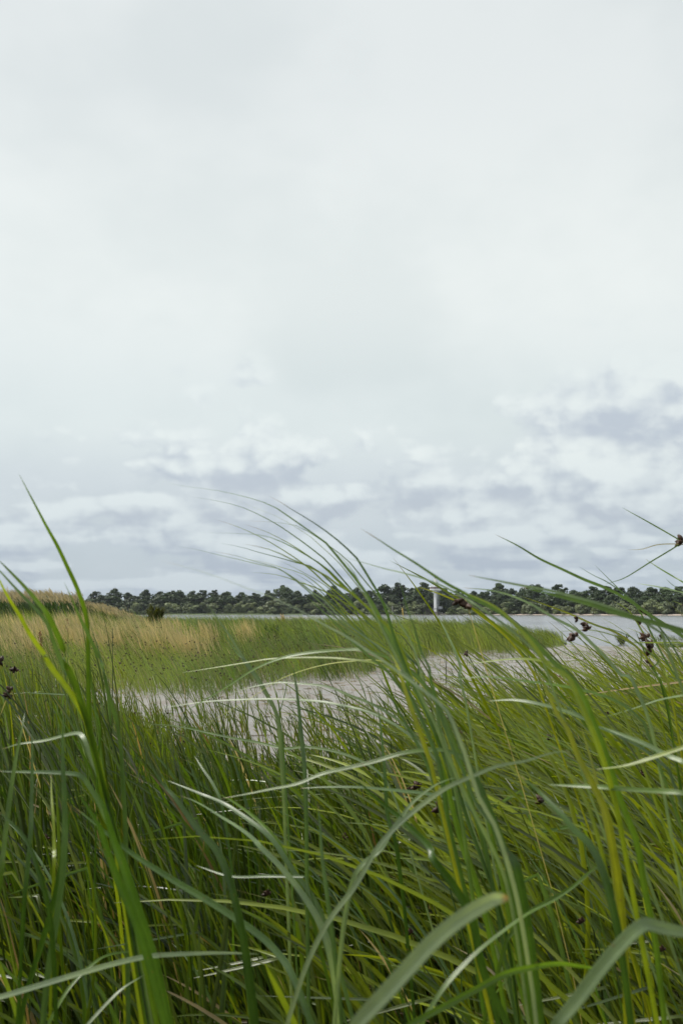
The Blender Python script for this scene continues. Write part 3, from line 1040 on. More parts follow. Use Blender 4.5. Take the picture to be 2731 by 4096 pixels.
tufts.build('mud_grass_tufts', M['grass'], 'thin young grass shoots scattered over the mud flat')

# --- the meadow on the left and the bed in the middle distance
FRX = [-900, 0, 300, 560, 800, 1000, 1150, 1320, 1480, 1560, 1700, 1900, 2100, 2240, 2262]
FRY = [2690, 2735, 2765, 2790, 2775, 2755, 2728, 2705, 2690, 2655, 2628, 2614, 2600, 2578, 2540]
meadow, straw, meadow_heads = Bag(), Bag(), Bag()


def bed_front(px):
    return EYE * FPX / (np.interp(px, FRX, FRY) - HORIZON)


STRAW = [(60, 23, 0.7), (150, 27, 0.8), (235, 30, 0.9), (20, 32, 1.0), (345, 34, 0.9), (474, 22.4, 0.42), (430, 27, 0.6), (560, 30, 0.7), (650, 25, 0.55), (735, 22.3, 0.5), (790, 21.3, 0.42),
         (640, 21.5, 0.35), (1010, 27, 0.40), (860, 25, 0.3), (130, 20.6, 0.40), (330, 24.6, 0.4), (520, 25, .35), (720, 30, 0.6), (385, 22.6, .3), (585, 22.6, .3)]
sx = np.array([(p - 1365.5) / FPX * d for p, d, _ in STRAW])
sy = np.array([d for _, d, _ in STRAW])
sr = np.array([r for _, _, r in STRAW])


def straw_amount(x, y):
    a = 0
    for i in range(len(STRAW)):
        a = np.maximum(a, np.exp(-(((x - sx[i]) / sr[i]) ** 2 + ((y - sy[i]) / (sr[i] * 1.6)) ** 2)))
    return a


def meadow_points(n, d0, d1):
    x, d = sample_wedge(n, d0, d1, 0.42, 1.0)
    px = 1365.5 + x / d * FPX
    fr = bed_front(px) + (2.0 + 0.09 * d) * (fbm(x * 0.6, d * 0.35, 71) - 0.5) * 1.6
    edge = sstep(d - fr, -0.6, 1.2)
    k = (px < 2240 + 120 * (fbm(d * 0.5, x * 0.5, 5) - 0.5)) & (shore_near(x, d) < -2.5) & (rng.random(len(x)) < edge)
    return x[k], d[k], px[k], (d - fr)[k]


def meadow_height(px, d, into):
    h = 0.60 + 0.42 * sstep(into, 0, 9)
    mid = sstep(px, 1380, 1560)
    h = h * (1 - mid) + mid * (1.08 - 0.34 * sstep(px, 1900, 2240))
    return h


def fill_meadow(n, d0, d1, nseg, w):
    x, d, px, into = meadow_points(n, d0, d1)
    h = meadow_height(px, d, into) * rng.uniform(0.55, 1.10, len(x))
    h *= 0.72 + 1.1 * (fbm(x * 0.9, d * 0.6, 91) - 0.28)
    m = len(x)
    base = np.stack([x, d, height(x, d) - 0.02], 1)
    P = blade_paths(base, np.stack([rng.normal(-0.22, 0.12, m), rng.normal(0, 0.12, m), np.ones(m)], 1), h * 1.12, rng.uniform(0.1, 1.3, m), rng.uniform(0, 0.9, m) ** 1.4, nseg)
    tone = fbm(x * 0.22, d * 0.13, 51)
    c = 2.1 * greens(m, np.clip(0.15 + 1.5 * (tone - 0.42), 0, 1))
    c = c * 0.6 + np.array([0.155, 0.168, 0.095]) * 0.4
    blue = np.clip(3.0 * (fbm(x * 0.35 + 9, d * 0.2, 57) - 0.42), 0, 0.8)[:, None] * sstep(into, 3, 10)[:, None]
    c = c * (1 - blue) + np.array([0.115, 0.18, 0.085]) * rng.uniform(0.8, 1.2, (m, 1)) * blue
    c = 1.22 * c * np.clip(0.45 + 1.35 * fbm(x * 1.6, d * 0.9, 77), 0.55, 1.45)[:, None]
    sa = straw_amount(x, d)
    dry = rng.random(m) < 0.07 + 0.30 * sa
    c[dry] = np.array([0.33, 0.29, 0.18]) * rng.uniform(0.7, 1.25, (dry.sum(), 1))
    meadow.add(*ribbons(P, w * rng.uniform(0.6, 1.4, m), c, 0.2))
    # dark seed heads among the tips of the front part
    hs = rng.random(m) < 0.10 * (1 - 0.6 * sstep(into, 6, 16))
    spikelets(meadow_heads, P[hs, -2], np.tile([[-0.3, 0, 1.0]], (hs.sum(), 1)), np.full(hs.sum(), 0.036), 2, col=np.array([0.040, 0.022, 0.010]))
    # straw-coloured flowering stalks
    ks = rng.random(m) < 0.95 * sa ** 1.4
    q = int(ks.sum())
    PS = blade_paths(base[ks] + rng.normal(0, 0.05, (q, 3)) * [1, 1, 0], np.stack([rng.normal(-0.12, 0.10, q), rng.normal(0, 0.1, q), np.ones(q)], 1),
                     h[ks] * rng.uniform(1.05, 1.3, q), rng.uniform(0.1, 0.8, q), rng.uniform(0, 0.3, q), nseg + 1)
    cs = np.array([0.50, 0.435, 0.275]) * rng.uniform(0.75, 1.2, (q, 1))
    straw.add(*ribbons(PS, np.full(q, 0.011) * rng.uniform(0.6, 1.3, q), cs, 0.3, prof=np.interp(np.linspace(0, 1, nseg + 2), [0, 0.5, 0.75, 0.9, 1], [0.4, 0.4, 1.2, 1.0, 0.05])))


def straw_patches():
    px = np.concatenate([rng.normal(0, 0.42, int(300 * r_)) * r_ + x_ for x_, y_, r_ in zip(sx, sy, sr)])
    py = np.concatenate([rng.normal(0, 0.60, int(300 * r_)) * r_ + y_ for x_, y_, r_ in zip(sx, sy, sr)])
    q = len(px)
    col_px = 1365.5 + px / py * FPX
    hh = (meadow_height(col_px, py, py - bed_front(col_px)) * 0.98 + 0.12) * rng.uniform(0.7, 1.1, q)
    PS = blade_paths(np.stack([px, py, height(px, py)], 1), np.stack([rng.normal(-0.12, 0.09, q), rng.normal(0, 0.09, q), np.ones(q)], 1), hh, rng.uniform(0.1, 0.7, q), rng.uniform(0, 0.3, q), 6)
    straw.add(*ribbons(PS, np.full(q, 0.010) * rng.uniform(0.6, 1.3, q), np.array([0.52, 0.445, 0.27]) * rng.uniform(0.75, 1.15, (q, 1)), 0.3,
                       prof=np.interp(np.linspace(0, 1, 7), [0, 0.5, 0.75, 0.9, 1], [0.5, 0.5, 1.5, 1.2, 0.05])))


straw_patches()
fill_meadow(26000, 14, 24, 5, 0.0085)
fill_meadow(38000, 24, 45, 4, 0.012)
fill_meadow(26000, 45, 104, 4, 0.020)
# rougher tussocks standing out of the meadow
cx, cd_, cpx, cin = meadow_points(2600, 15, 70)
kk = rng.random(len(cx)) < np.clip(30 / cd_, 0.3, 1)
cx, cd_, cpx, cin = cx[kk], cd_[kk], cpx[kk], cin[kk]
q = 16
m = len(cx) * q
tx_ = np.repeat(cx, q) + rng.normal(0, 0.10, m)
ty_ = np.repeat(cd_, q) + rng.normal(0, 0.10, m)
hh = np.repeat(meadow_height(cpx, cd_, cin) * rng.uniform(0.95, 1.3, len(cx)), q) * rng.uniform(0.6, 1.05, m)
out_ = rng.normal(0, 0.22, (m, 2))
P = blade_paths(np.stack([tx_, ty_, height(tx_, ty_)], 1), np.stack([out_[:, 0] - 0.2, out_[:, 1], np.ones(m)], 1), hh, rng.uniform(0.2, 1.6, m), rng.uniform(0, 1.0, m), 6)
tc = np.repeat(greens(len(cx), rng.uniform(0, 0.8, len(cx))) * rng.uniform(0.8, 2.6, (len(cx), 1)), q, 0) * rng.uniform(0.7, 1.3, (m, 1))
meadow.add(*ribbons(P, 0.0105 * (0.6 + np.repeat(cd_, q) / 40) * rng.uniform(0.6, 1.3, m), tc, 0.2))
meadow.build('meadow_grass', M['meadow'], 'tall wind-combed green grass of the meadow and the middle bed')
meadow_heads.build('meadow_seed_heads', M['head'], 'tiny dark seed heads over the meadow grass')
straw.build('dry_straw_grass', M['meadow'], 'golden dry flowering grass standing in patches in the meadow')

# --- tall reeds with straw plumes on the left bank
reed, plume = Bag(), Bag()


def tall_reeds(n, px0, px1, d0, d1, h0, h1, plume_share):
    d = rng.uniform(d0, d1, n)
    px = rng.uniform(px0, px1, n)
    x = (px - 1365.5) / FPX * d
    ht = np.interp(px, [-500, 60, 330, 420, 560, 640], [h1, h1, h1 * 0.96, h1, h0, h0 * 0.8]) * rng.uniform(0.82, 1.06, n) * (0.84 + 0.5 * fbm(x * 0.5, d * 0.5, 61))
    base = np.stack([x, d, height(x, d) - 0.02], 1)
    P = blade_paths(base, np.stack([rng.normal(-0.15, 0.09, n), rng.normal(0, 0.09, n), np.ones(n)], 1), ht, rng.uniform(0.1, 0.5, n), rng.uniform(0, 0.15, n), 5)
    reed.add(*ribbons(P, np.full(n, 0.012), greens(n, np.full(n, 0.05)) * 1.1, 0.4))
    for q in range(6):
        f = rng.uniform(0.25, 0.86, n)
        idx = np.minimum((f * 5).astype(int), 4)
        b = P[np.arange(n), idx]
        az = rng.uniform(0, 6.283, n)
        PL = blade_paths(b, np.stack([np.cos(az) * 0.5 - 0.25, np.sin(az) * 0.5, np.full(n, 0.7)], 1), rng.uniform(0.25, 0.5, n), rng.uniform(0.3, 1.2, n), rng.uniform(0.3, 1.2, n), 3)
        reed.add(*ribbons(PL, np.full(n, 0.026) * rng.uniform(0.7, 1.3, n), GREEN[rng.integers(0, 2, n)] * rng.uniform(0.7, 1.4, (n, 1)), 0.2))
    k = rng.random(n) < plume_share
    m = int(k.sum())
    for q in range(4):
        PP = blade_paths(P[k, -1] - np.array([0, 0, 0.04]), np.stack([rng.normal(-0.5, 0.22, m), rng.normal(0, 0.22, m), np.ones(m)], 1), rng.uniform(0.16, 0.34, m), rng.uniform(0.5, 1.5, m), rng.uniform(0, 0.6, m), 3)
        plume.add(*ribbons(PP, np.full(m, 0.020) * rng.uniform(0.6, 1.3, m), np.array([0.45, 0.385, 0.27]) * rng.uniform(0.7, 1.2, (m, 1)), 0.3,
                           prof=np.array([0.5, 1.0, 0.8, 0.05])))


tall_reeds(2600, -350, 360, 40, 54, 1.15, 1.42, 0.85)
tall_reeds(1900, 350, 660, 43, 54, 0.72, 1.12, 1.0)
tall_reeds(260, 675, 740, 50, 55, 0.62, 0.62, 1.0)
tall_reeds(60, 765, 790, 52, 55, 0.6, 0.62, 1.0)
reed.build('bank_reeds', M['meadow'], 'dark green leafy reeds on the raised left bank')
plume.build('reed_plumes', M['meadow'], 'straw-coloured plumes blowing over the left bank reeds')

# --- small patches of reed in the shallows at the right
shal = Bag()


def shallow_patch(px0, px1, d0, d1, h, n):
    d = rng.uniform(d0, d1, n)
    px = rng.uniform(px0, px1, n)
    x = (px - 1365.5) / FPX * d
    P = blade_paths(np.stack([x, d, np.minimum(height(x, d), WATER + 0.02) - 0.03], 1), np.stack([rng.normal(-0.1, 0.15, n), rng.normal(0, 0.1, n), np.ones(n)], 1), h * rng.uniform(0.5, 1.1, n), rng.uniform(0, 0.5, n), rng.uniform(0, 0.2, n), 4)
    shal.add(*ribbons(P, np.full(n, 0.018), greens(n, np.full(n, 0.2)) * 1.2, 0.3))


shallow_patch(2235, 2440, 70, 80, 0.66, 900)
shallow_patch(2600, 2850, 58, 66, 0.60, 1000)
shallow_patch(2620, 2800, 44, 47, 0.35, 300)
shallow_patch(2100, 2260, 44, 50, 0.40, 260)
shal.build('shallows_reeds', M['meadow'], 'low patches of young reed in the shallows at right')

# --- litter: dead stalks lying on the mud
lit = Bag()
lx, ld = sample_wedge(5200, 1.6, 36)
lx2, ld2 = sample_wedge(9000, 1.2, 9.0)  # extra near litter, tinted dark to put shade into the gaps between stems
lx, ld = np.concatenate([lx, lx2]), np.concatenate([ld, ld2])
m = len(lx)
az = rng.uniform(0, 6.283, m)
P = blade_paths(np.stack([lx, ld, height(lx, ld) + 0.012], 1), np.stack([np.cos(az), np.sin(az), np.zeros(m)], 1), rng.uniform(0.05, 0.4, m) * np.where(ld > 11, 0.5, 1), rng.normal(0, 0.3, m), np.zeros(m), 4)
P[..., 2] = height(P[..., 0], P[..., 1]) + 0.010
lit.add(*ribbons(P, np.where(ld > 10, 0.022, 0.012) * rng.uniform(0.5, 1.4, m), DEAD[rng.integers(0, 3, m)] * np.where(ld > 10, rng.uniform(0.12, 0.6, m), rng.uniform(0.1, 1.0, m) ** 2)[:, None], 0.3, flat=np.tile([[0, 0, 1.0]], (m, 1))))
lit.build('reed_litter', M['grass'], 'dead tan stalks lying on the mud')


# ------------------------------------------------------------------ single things in the meadow and on the mud
def leafy_shrub(name, px, d, h, w, col, label, n=900, up=0.8, leafw=0.018):
    x = (px - 1365.5) / FPX * d
    z = float(height(x, d))
    root = empty(name, (x, d, z))
    tag(root, label, 'shrub')
    b = MB()
    r2 = random.Random(int(px))
    tips = []
    for i in range(14):
        a, l = r2.uniform(0, 6.28), r2.uniform(0.25, 0.5) * w
        tip = (l * math.cos(a), l * math.sin(a), h * r2.uniform(0.55, 0.92))
        b.tube([(0, 0, -0.02), (tip[0] * 0.4, tip[1] * 0.4, tip[2] * 0.5), tip], [0.012, 0.009, 0.004], 5)
        tips.append(tip)
    b.build('stem', M['bark'], root, True)
    t = np.array(tips)[rng.integers(0, 14, n)]
    f = rng.uniform(0.18, 1.0, (n, 1))
    P0 = t * f + rng.normal(0, 0.055, (n, 3)) * w
    P0[:, 2] = np.abs(P0[:, 2])
    P = blade_paths(P0, unit(P0 * [1.2, 1.2, 0]) * 0.5 + np.array([0, 0, up]) + rng.normal(0, 0.25, (n, 3)), rng.uniform(0.08, 0.20, n), rng.uniform(0, 0.6, n), rng.uniform(0, 0.5, n), 3)
    v, fc, c = ribbons(P, np.full(n, leafw) * rng.uniform(0.6, 1.4, n), np.array(col) * rng.uniform(0.5, 1.5, (n, 1)), 0.2)
    link('foliage', mesh_np('foliage', v, fc, M['meadow'], True, c), root)


leafy_shrub('meadow_shrub', 622, 41.5, 1.5, 0.74, (0.080, 0.092, 0.022), 'dark olive bush at the edge of the meadow before the river', 2800, 0.8, 0.034)
leafy_shrub('meadow_shrub', 1092, 29, 0.92, 0.42, (0.045, 0.085, 0.022), 'small dark green leafy bush inside the middle of the meadow', 420, 1.2, 0.026)
leafy_shrub('dry_reed_tuft', 1132, 62, 1.24, 0.22, (0.50, 0.33, 0.14), 'small orange dry tuft sticking up above the meadow edge', 200, 1.4, 0.02)
leafy_shrub('shallows_tuft', 2478, 52, 0.62, 0.70, (0.055, 0.08, 0.045), 'isolated dark reed tuft standing in the shallows at right', 420, 1.7, 0.02)


def dock(px, d, h, label):
    x = (px - 1365.5) / FPX * d
    z = float(height(x, d))
    root = empty('dock_plant', (x, d, z))
    tag(root, label, 'plant', 'rusty dock stalks in the meadow')
    MB().tube([(0, 0, 0), (-0.02, 0, h * 0.5), (-0.07, 0, h)], [0.006, 0.005, 0.002], 5).build('stalk', M['timber'], root, True)
    n = 130
    f = rng.uniform(0.45, 1.0, n)
    P0 = np.stack([-0.07 * f ** 2 + rng.normal(0, 0.016, n), rng.normal(0, 0.016, n), f * h], 1)
    P = blade_paths(P0, rng.normal(0, 0.5, (n, 3)) + [0, 0, 0.7], rng.uniform(0.02, 0.05, n), np.zeros(n), np.zeros(n), 2)
    v, fc, c = ribbons(P, np.full(n, 0.02), np.array([0.17, 0.065, 0.025]) * rng.uniform(0.6, 1.4, (n, 1)), 0.2)
    link('seed_spike', mesh_np('seed_spike', v, fc, M['meadow'], True, c), root)


dock(184, 19.5, 0.92, 'rust-brown dock stalk in the meadow among the straw at far left')
dock(286, 25, 1.12, 'rust-brown dock stalk in the meadow below the lone far tree')
dock(1206, 21, 0.45, 'short rust-brown dock stalk at the edge of meadow and mud')
c = ground_at(1783, 2736)
o = MB().tube([(0, 0, -0.1), (0.004, 0, 0.3), (-0.004, 0, 0.50)], [0.009, 0.008, 0.006], 6).build('mud_stake', M['timber'])
o.location = (c.x, c.y, float(height(c.x, c.y)))
tag(o, 'thin dark upright stick standing alone on the mud flat', 'stick')


# ------------------------------------------------------------------ the sedge plants close to the camera
def catmull(pts, n):
    P = np.array(pts, float)
    P = np.vstack([2 * P[0] - P[1], P, 2 * P[-1] - P[-2]])
    seg = np.linalg.norm(np.diff(P[1:-1], axis=0), axis=1)
    cum = np.concatenate([[0], np.cumsum(seg)])
    out = []
    for s in np.linspace(0, cum[-1] * 0.99999, n):
        i = min(int(np.searchsorted(cum, s, 'right')) - 1, len(seg) - 1)
        t = (s - cum[i]) / seg[i]
        p0, p1, p2, p3 = P[i:i + 4]
        out.append(0.5 * ((2 * p1) + (-p0 + p2) * t + (2 * p0 - 5 * p1 + 4 * p2 - p3) * t * t + (-p0 + 3 * p1 - 3 * p2 + p3) * t ** 3))
    return np.array(out)


def leaf_mesh(path, width, tint, up, twist=0.0, prof=None, keel=0.16, mat=None):
    """a keeled blade with two raised halves, five points across"""
    s = len(path)
    T = unit(np.gradient(path, axis=0))
    up = unit(np.asarray(up, float))
    side = unit(np.cross(T, np.repeat(up[None], s, 0)))
    nor = np.cross(side, T)
    t = np.linspace(0, 1, s)
    a = (twist * t)[:, None]
    side, nor = side * np.cos(a) + nor * np.sin(a), nor * np.cos(a) - side * np.sin(a)
    if prof is None:
        prof = np.interp(t, [0, 0.15, 0.5, 0.78, 0.90, 0.97, 1.0], [0.85, 1.0, 1.0, 0.84, 0.52, 0.20, 0.02])
    w = (width * 0.5 * prof)[:, None]
    cols = [(-1.0, 0.10), (-0.5, 0.10), (0.0, -keel), (0.5, 0.10), (1.0, 0.10)]
    V = np.stack([path + side * w * u + nor * w * h for u, h in cols], 1).reshape(-1, 3)
    i = (np.arange(s - 1)[:, None] * 5 + np.arange(4)[None]).ravel()
    F = np.stack([i, i + 1, i + 6, i + 5], 1)
    C = np.repeat(np.asarray(tint)[:, None] if np.ndim(tint) == 2 else np.tile(tint, (s, 1))[:, None], 5, 1).copy()
    C[:, 2] *= 1.16
    me = mesh_np('leaf', V, F, mat or M['sedge'], True, C.reshape(-1, 3))
    at_ = me.attributes.new('across', 'FLOAT', 'POINT')
    at_.data.foreach_set('value', np.tile(np.array([-1, -0.5, 0, 0.5, 1], dtype=np.float32), s))
    return me


# frames in which the blades were measured: (x0, y0, photograph pixels per unit)
FRM = {'1': (0, 1850, .4464), '2': (600, 1850, .4464), '3': (1200, 1850, .4464), '4': (1800, 1950, .5938), '5': (0, 2600, .4464), '6': (600, 2600, .5102),
       '7': (1300, 2600, .5102), '8': (1950, 2600, .4981), 'F': (0, 3200, .8705), 'G': (1365, 3200, .8705)}
hr = np.random.default_rng(99)


def parse(spec):
    """'1:172,100 240,230 5:797,100' -> photograph pixels"""
    out, f = [], None
    for tok in spec.split():
        if ':' in tok:
            f, tok = tok.split(':')
        x, y = (float(v) for v in tok.split(','))
        x0, y0, k = FRM[f]
        out.append((x0 + x * k, y0 + y * k))
    return out


def hero_path(spec, depth, dd=0.0, ground=True, n=44, sway=(0.0, 0.0)):
    """blade from tip (first) to base (last); depth in metres at the base, tip dd nearer or farther"""
    px = parse(spec)[::-1]
    m = len(px)
    px = [(x + sway[0] * (i / (m - 1)) ** 1.6, y + sway[1] * (i / (m - 1)) ** 1.6) for i, (x, y) in enumerate(px)]
    pts = [np.array(at(x, y, depth + dd * (i / (m - 1)) ** 1.3)) for i, (x, y) in enumerate(px)]
    if ground:
        p0 = pts[0]
        t = p0 - pts[1]
        t = t / np.linalg.norm(t)
        g = float(height(p0[0], p0[1]))
        hgt = p0[2] - g
        if hgt > 0.03:
            sl = np.array([t[0], t[1], 0]) / max(0.35, -t[2])
            sl = sl * min(1.0, 0.5 / max(1e-6, np.linalg.norm(sl)))
            foot = np.array([p0[0], p0[1], g - 0.01]) + sl * hgt * 0.45
            midp = p0 * 0.5 + foot * 0.5 + sl * hgt * 0.09
            low = catmull([foot, midp, p0], 9)[:-1]
            return np.vstack([low, catmull(pts, n)]), len(low)
    return catmull(pts, n), 0


TONE = {'g': (0.066, 0.125, 0.010), 'd': (0.036, 0.080, 0.008), 'b': (0.062, 0.115, 0.034), 'p': (0.125, 0.185, 0.085), 'l': (0.135, 0.185, 0.008), 'y': (0.20, 0.225, 0.010), 's': (0.30, 0.26, 0.12), 'w': (0.175, 0.235, 0.135)}  # the palest tone has the sky's sheen on waxy blades painted in


def seed_head(parent, p, direction, size, n=5, seed=0):
    r = np.random.default_rng(seed)
    b = Bag()
    spikelets(b, np.array([p]), np.array([direction]), np.array([size * 0.62]), n + 1, r, np.array([0.040, 0.019, 0.010]))
    return link('seed_head', mesh_np('seed_head', b.v[0], b.f[0], M['head'], True, b.c[0]), parent)


def sedge_plant(label, depth, leaves, heads=(), group='sedge plants close to the camera', sway=0.0, shift=0.0):
    """leaves: (path, width in photograph pixels, tone, tip depth change[, depth change of the whole blade])"""
    made = []
    for L in leaves:
        spec, wpx, tone, dd = L[:4]
        dz = L[4] if len(L) > 4 else 0.0
        path, nl = hero_path(spec, depth + dz, dd, sway=(shift + hr.normal(0, sway), hr.normal(0, sway * 0.8)) if sway else (0.0, 0.0))
        t = np.linspace(0, 1, len(path) - nl)
        blunt = wpx > 50
        pr = np.interp(t, [0, 0.2, 0.55, 0.80, 0.92, 0.98, 1.0], [0.86, 1, 1, 0.95, 0.80, 0.5, 0.1] if blunt else [0.86, 1, 0.95, 0.62, 0.32, 0.12, 0.02])
        made.append((path, (1.0 if wpx > 50 else 0.92) * wpx * (depth + dz) / FPX, tone, np.concatenate([np.linspace(0.7, 0.86, nl, endpoint=False), pr])))
    foot = np.mean([m_[0][0] for m_ in made], axis=0)
    root = empty('sedge_plant', tuple(foot))
    tag(root, label, 'sedge', group)
    for path, w, tone, prof in made:
        col = np.array(TONE[tone]) * hr.uniform(0.85, 1.15)
        s = len(path)
        c = np.tile(col, (s, 1)) * np.interp(np.linspace(0, 1, s), [0, 0.5, 1], [0.85, 1, 1.08])[:, None]
        if hr.random() < 0.4:
            c[-2:] = (0.22, 0.16, 0.07)
        up = np.array([hr.normal(-0.15, 0.2), -0.78 + hr.normal(0, 0.2), 0.70 + hr.normal(0, 0.2)])
        me = leaf_mesh(path - foot, w, c, up, hr.normal(0, 0.35), prof)
        link('leaf', me, root)
    for i, (frm, x, y, dep, size, n) in enumerate(heads):
        x0, y0, k = FRM[frm]
        p = np.array(at(x0 + x * k, y0 + y * k, dep)) - foot
        seed_head(root, p, (-0.7, 0.1, 0.35), size, n, 300 + i + int(x))
    return root


sedge_plant('tallest sedge at left, one long dark blade rising high against the sky', 1.35, [
    ('1:172,100 240,230 330,400 430,590 520,750 600,920 680,1090 730,1220 770,1350 790,1480 795,1620 795,1800 5:797,200 800,450 810,700 835,880 880,1050 930,1250 1000,1500 1080,1750', 29, 'g', -0.1),
    ('1:575,1070 630,1180 690,1320 750,1450 810,1570 860,1680 910,1800 5:930,170 970,350 1010,500 1055,650 1075,800 1095,950 1105,1150 1120,1400 1130,1700', 33, 'b', -0.1),
    ('5:20,890 180,840 400,810 580,765 690,745 735,765 770,830 830,1000 900,1150 940,1300 1000,1500', 19, 'p', 0.1),
    ('5:-30,1085 150,1090 400,1095 600,1105 710,1120 760,1160 800,1220 880,1350 950,1500 1040,1720', 22, 'b', 0.0),
])
sedge_plant('sedge at the left edge with three blades leaning out of frame over the meadow', 1.25, [
    ('1:-140,790 -60,840 0,885 100,985 220,1110 330,1240 420,1350 490,1480 550,1620 600,1760 5:570,60 620,180 690,350 740,500 790,650 850,900 910,1150 960,1350 1050,1700', 31, 'g', -0.1),
    ('1:-120,850 -40,930 0,970 100,1080 230,1220 340,1330 430,1450 480,1600 540,1750 600,1900 5:640,200 700,400 760,600 830,850 900,1100 980,1400 1060,1700', 22, 'b', -0.05),
    ('1:-90,900 -20,1020 20,1100 90,1230 180,1370 260,1520 340,1640 420,1750 5:380,30 480,180 580,310 680,450 760,600 820,800 900,1080 1000,1500', 24, 'l', -0.1),
])
sedge_plant('three stiff upright blue-green blades at the lower left edge', 1.15, [
    ('5:570,560 566,700 565,900 570,1100 580,1300 585,1550 F:298,200 290,340 262,550 222,800 200,1020', 34, 'b', 0.05),
    ('5:290,690 290,900 290,1150 285,1400 280,1600 F:132,280 115,450 100,700', 22, 'd', 0.1, .1),
    ('5:225,560 200,700 150,950 110,1200 70,1500 40,1760 F:8,330 -20,560', 24, 'g', 0.1, .05),
    ('5:460,1100 465,1300 480,1500 490,1790 F:250,300 240,700', 18, 'l', 0.1, .15),
    ('F:-20,40 60,110 130,200 180,330 230,520 250,760 260,1020', 26, 'd', 0.05, -.05),
])
sedge_plant('sedge at lower left with a pale arching leaf lying nearly level', 1.05, [
    ('F:1192,708 1050,703 900,705 700,717 550,746 350,802 150,862 0,906 -160,940', 25, 'w', 0.15),
    ('F:640,690 500,712 420,760 330,850 260,960 200,1080', 16, 'g', 0.1, .2),
    ('F:670,800 560,870 450,980 380,1060', 15, 'p', 0.05, .15),
])
sedge_plant('long slanting pale blade crossing the lower left from a lime sheath', 1.15, [
    ('F:340,30 440,110 600,240 800,370 1000,490 1190,620 1290,720 1340,800 1390,920 1430,1029', 30, 'b', 0.15),
    ('F:1215,745 1260,840 1310,940 1370,1060', 26, 'l', 0.0, .03),
    ('F:1460,15 1470,120 1480,260 1500,420 1530,640 1560,900', 20, 'b', .05, .1),
])
sedge_plant('pair of pale parallel blades arching left across the lower centre', 1.3, [
    ('6:230,1140 340,1180 450,1240 560,1310 660,1370 760,1440 860,1530 F:1180,200 1300,320 1400,450 1470,570 1520,720 1560,1000', 32, 'p', 0.15),
    ('6:130,1020 280,1080 430,1140 520,1175 600,1215 700,1280 800,1350 900,1430 1000,1540 F:1330,300 1450,470 1520,640', 22, 'b', 0.2, .15),
    ('6:540,1130 640,1180 740,1250 840,1330 940,1430 1040,1568 F:1360,360 1440,560', 18, 'g', 0.2, .2),
    ('F:900,300 1060,350 1230,350 1405,352', 12, 'b', .1, .1),
])
sedge_plant('dark slanting blade at lower centre left rising from the deep shade', 1.1, [
    ('6:-20,860 110,1060 200,1160 300,1300 400,1430 520,1568 F:1045,340 1090,500 1130,700 1160,900 1180,1060', 34, 'd', 0.1),
    ('5:700,1280 800,1430 900,1600 960,1792 F:545,370 610,520 680,720 760,1029', 38, 'd', 0.0, -.03),
    ('5:860,1250 950,1450 1020,1700 F:575,320 640,520 720,760', 40, 'd', 0.0, .05),
    ('F:330,20 300,200 260,420 200,640 130,860', 30, 'd', 0.0, .2),
])
# the great tuft in the middle whose tips fan out against the sky
CORE = ' 960,1850 7:640,300 720,470 800,650 880,850 950,1050 1010,1300 1080,1568 G:620,400 680,620 725,830 760,1029'
CORE2 = ' 7:700,300 790,480 870,680 950,880 1040,1100 1120,1350 G:640,260 710,460 770,700 820,1029'
FAN = [
    ('2:110,170 280,208 450,230 600,250 760,285 900,320 1050,370 1150,420 1250,490 1350,560 1450,630 3:224,715 290,790 380,900 480,1020 560,1130 640,1250 720,1400 800,1550 880,1720' + CORE, 17, 'g', 0.1),
    ('2:370,305 550,335 720,370 850,410 1000,480 1130,550 1250,630 1350,700 1450,775 3:224,870 330,990 450,1130 560,1260 680,1400 790,1560 880,1720' + CORE, 11, 'g', 0.15, .1),
    ('2:700,310 850,370 1000,430 1150,490 1320,590 1430,660 3:224,785 330,880 430,1000 540,1140 640,1290 760,1460 860,1640 940,1800' + CORE2, 11, 'b', 0.1, .05),
    ('2:1065,300 1170,355 1300,440 1420,510 3:224,610 340,700 440,790 500,850 530,890 560,940 600,1010 670,1120 730,1230 780,1350 810,1460 860,1620 930,1800' + CORE2, 14, 'd', 0.0),
    ('2:480,630 700,633 900,642 1020,655 1130,690 1250,745 1400,830 3:224,940 350,1060 480,1190 620,1320 750,1460 870,1620 950,1780' + CORE2, 11, 'g', 0.1, .08),
    ('2:570,505 760,565 900,625 1050,700 1200,790 1350,890 1450,970 3:224,1080 400,1220 560,1370 720,1530 860,1700' + CORE, 9, 'b', 0.15, .15),
    ('2:840,730 1000,760 1130,800 1250,860 1400,925 3:224,1010 330,1090 440,1150 560,1260 700,1390 800,1490 880,1620 950,1780' + CORE2, 13, 'l', 0.05),
    ('2:200,745 400,775 600,825 800,870 1000,920 1150,950 1250,1010 1350,1080 1450,1160 3:224,1240 350,1380 480,1490 620,1590 760,1690 900,1810' + CORE, 10, 'p', 0.1, .1),
    ('2:1130,870 1250,920 1400,1000 3:224,1100 360,1230 520,1380 680,1540 820,1700' + CORE, 8, 'b', .1, .2),
    ('2:560,795 750,830 950,890 1150,950 3:0,1090 200,1270 330,1400 480,1530 650,1650 800,1770' + CORE, 9, 'p', .1, .12),
    ('3:60,1200 200,1330 330,1450 470,1600 620,1740 760,1850 7:560,260 680,420 800,620' , 11, 'g', .1, .05),
    ('3:-50,1030 120,1130 300,1290 480,1470 650,1640 800,1800' + CORE2, 12, 'l', .1, .1),
]
sedge_plant('large wind-bent sedge tuft in the centre, blade tips fanning against the sky', 1.45, [(s_, w_ * 1.25, 'l' if i_ % 3 == 2 else c_, *t_) for i_, (s_, w_, c_, *t_) in enumerate(FAN)])
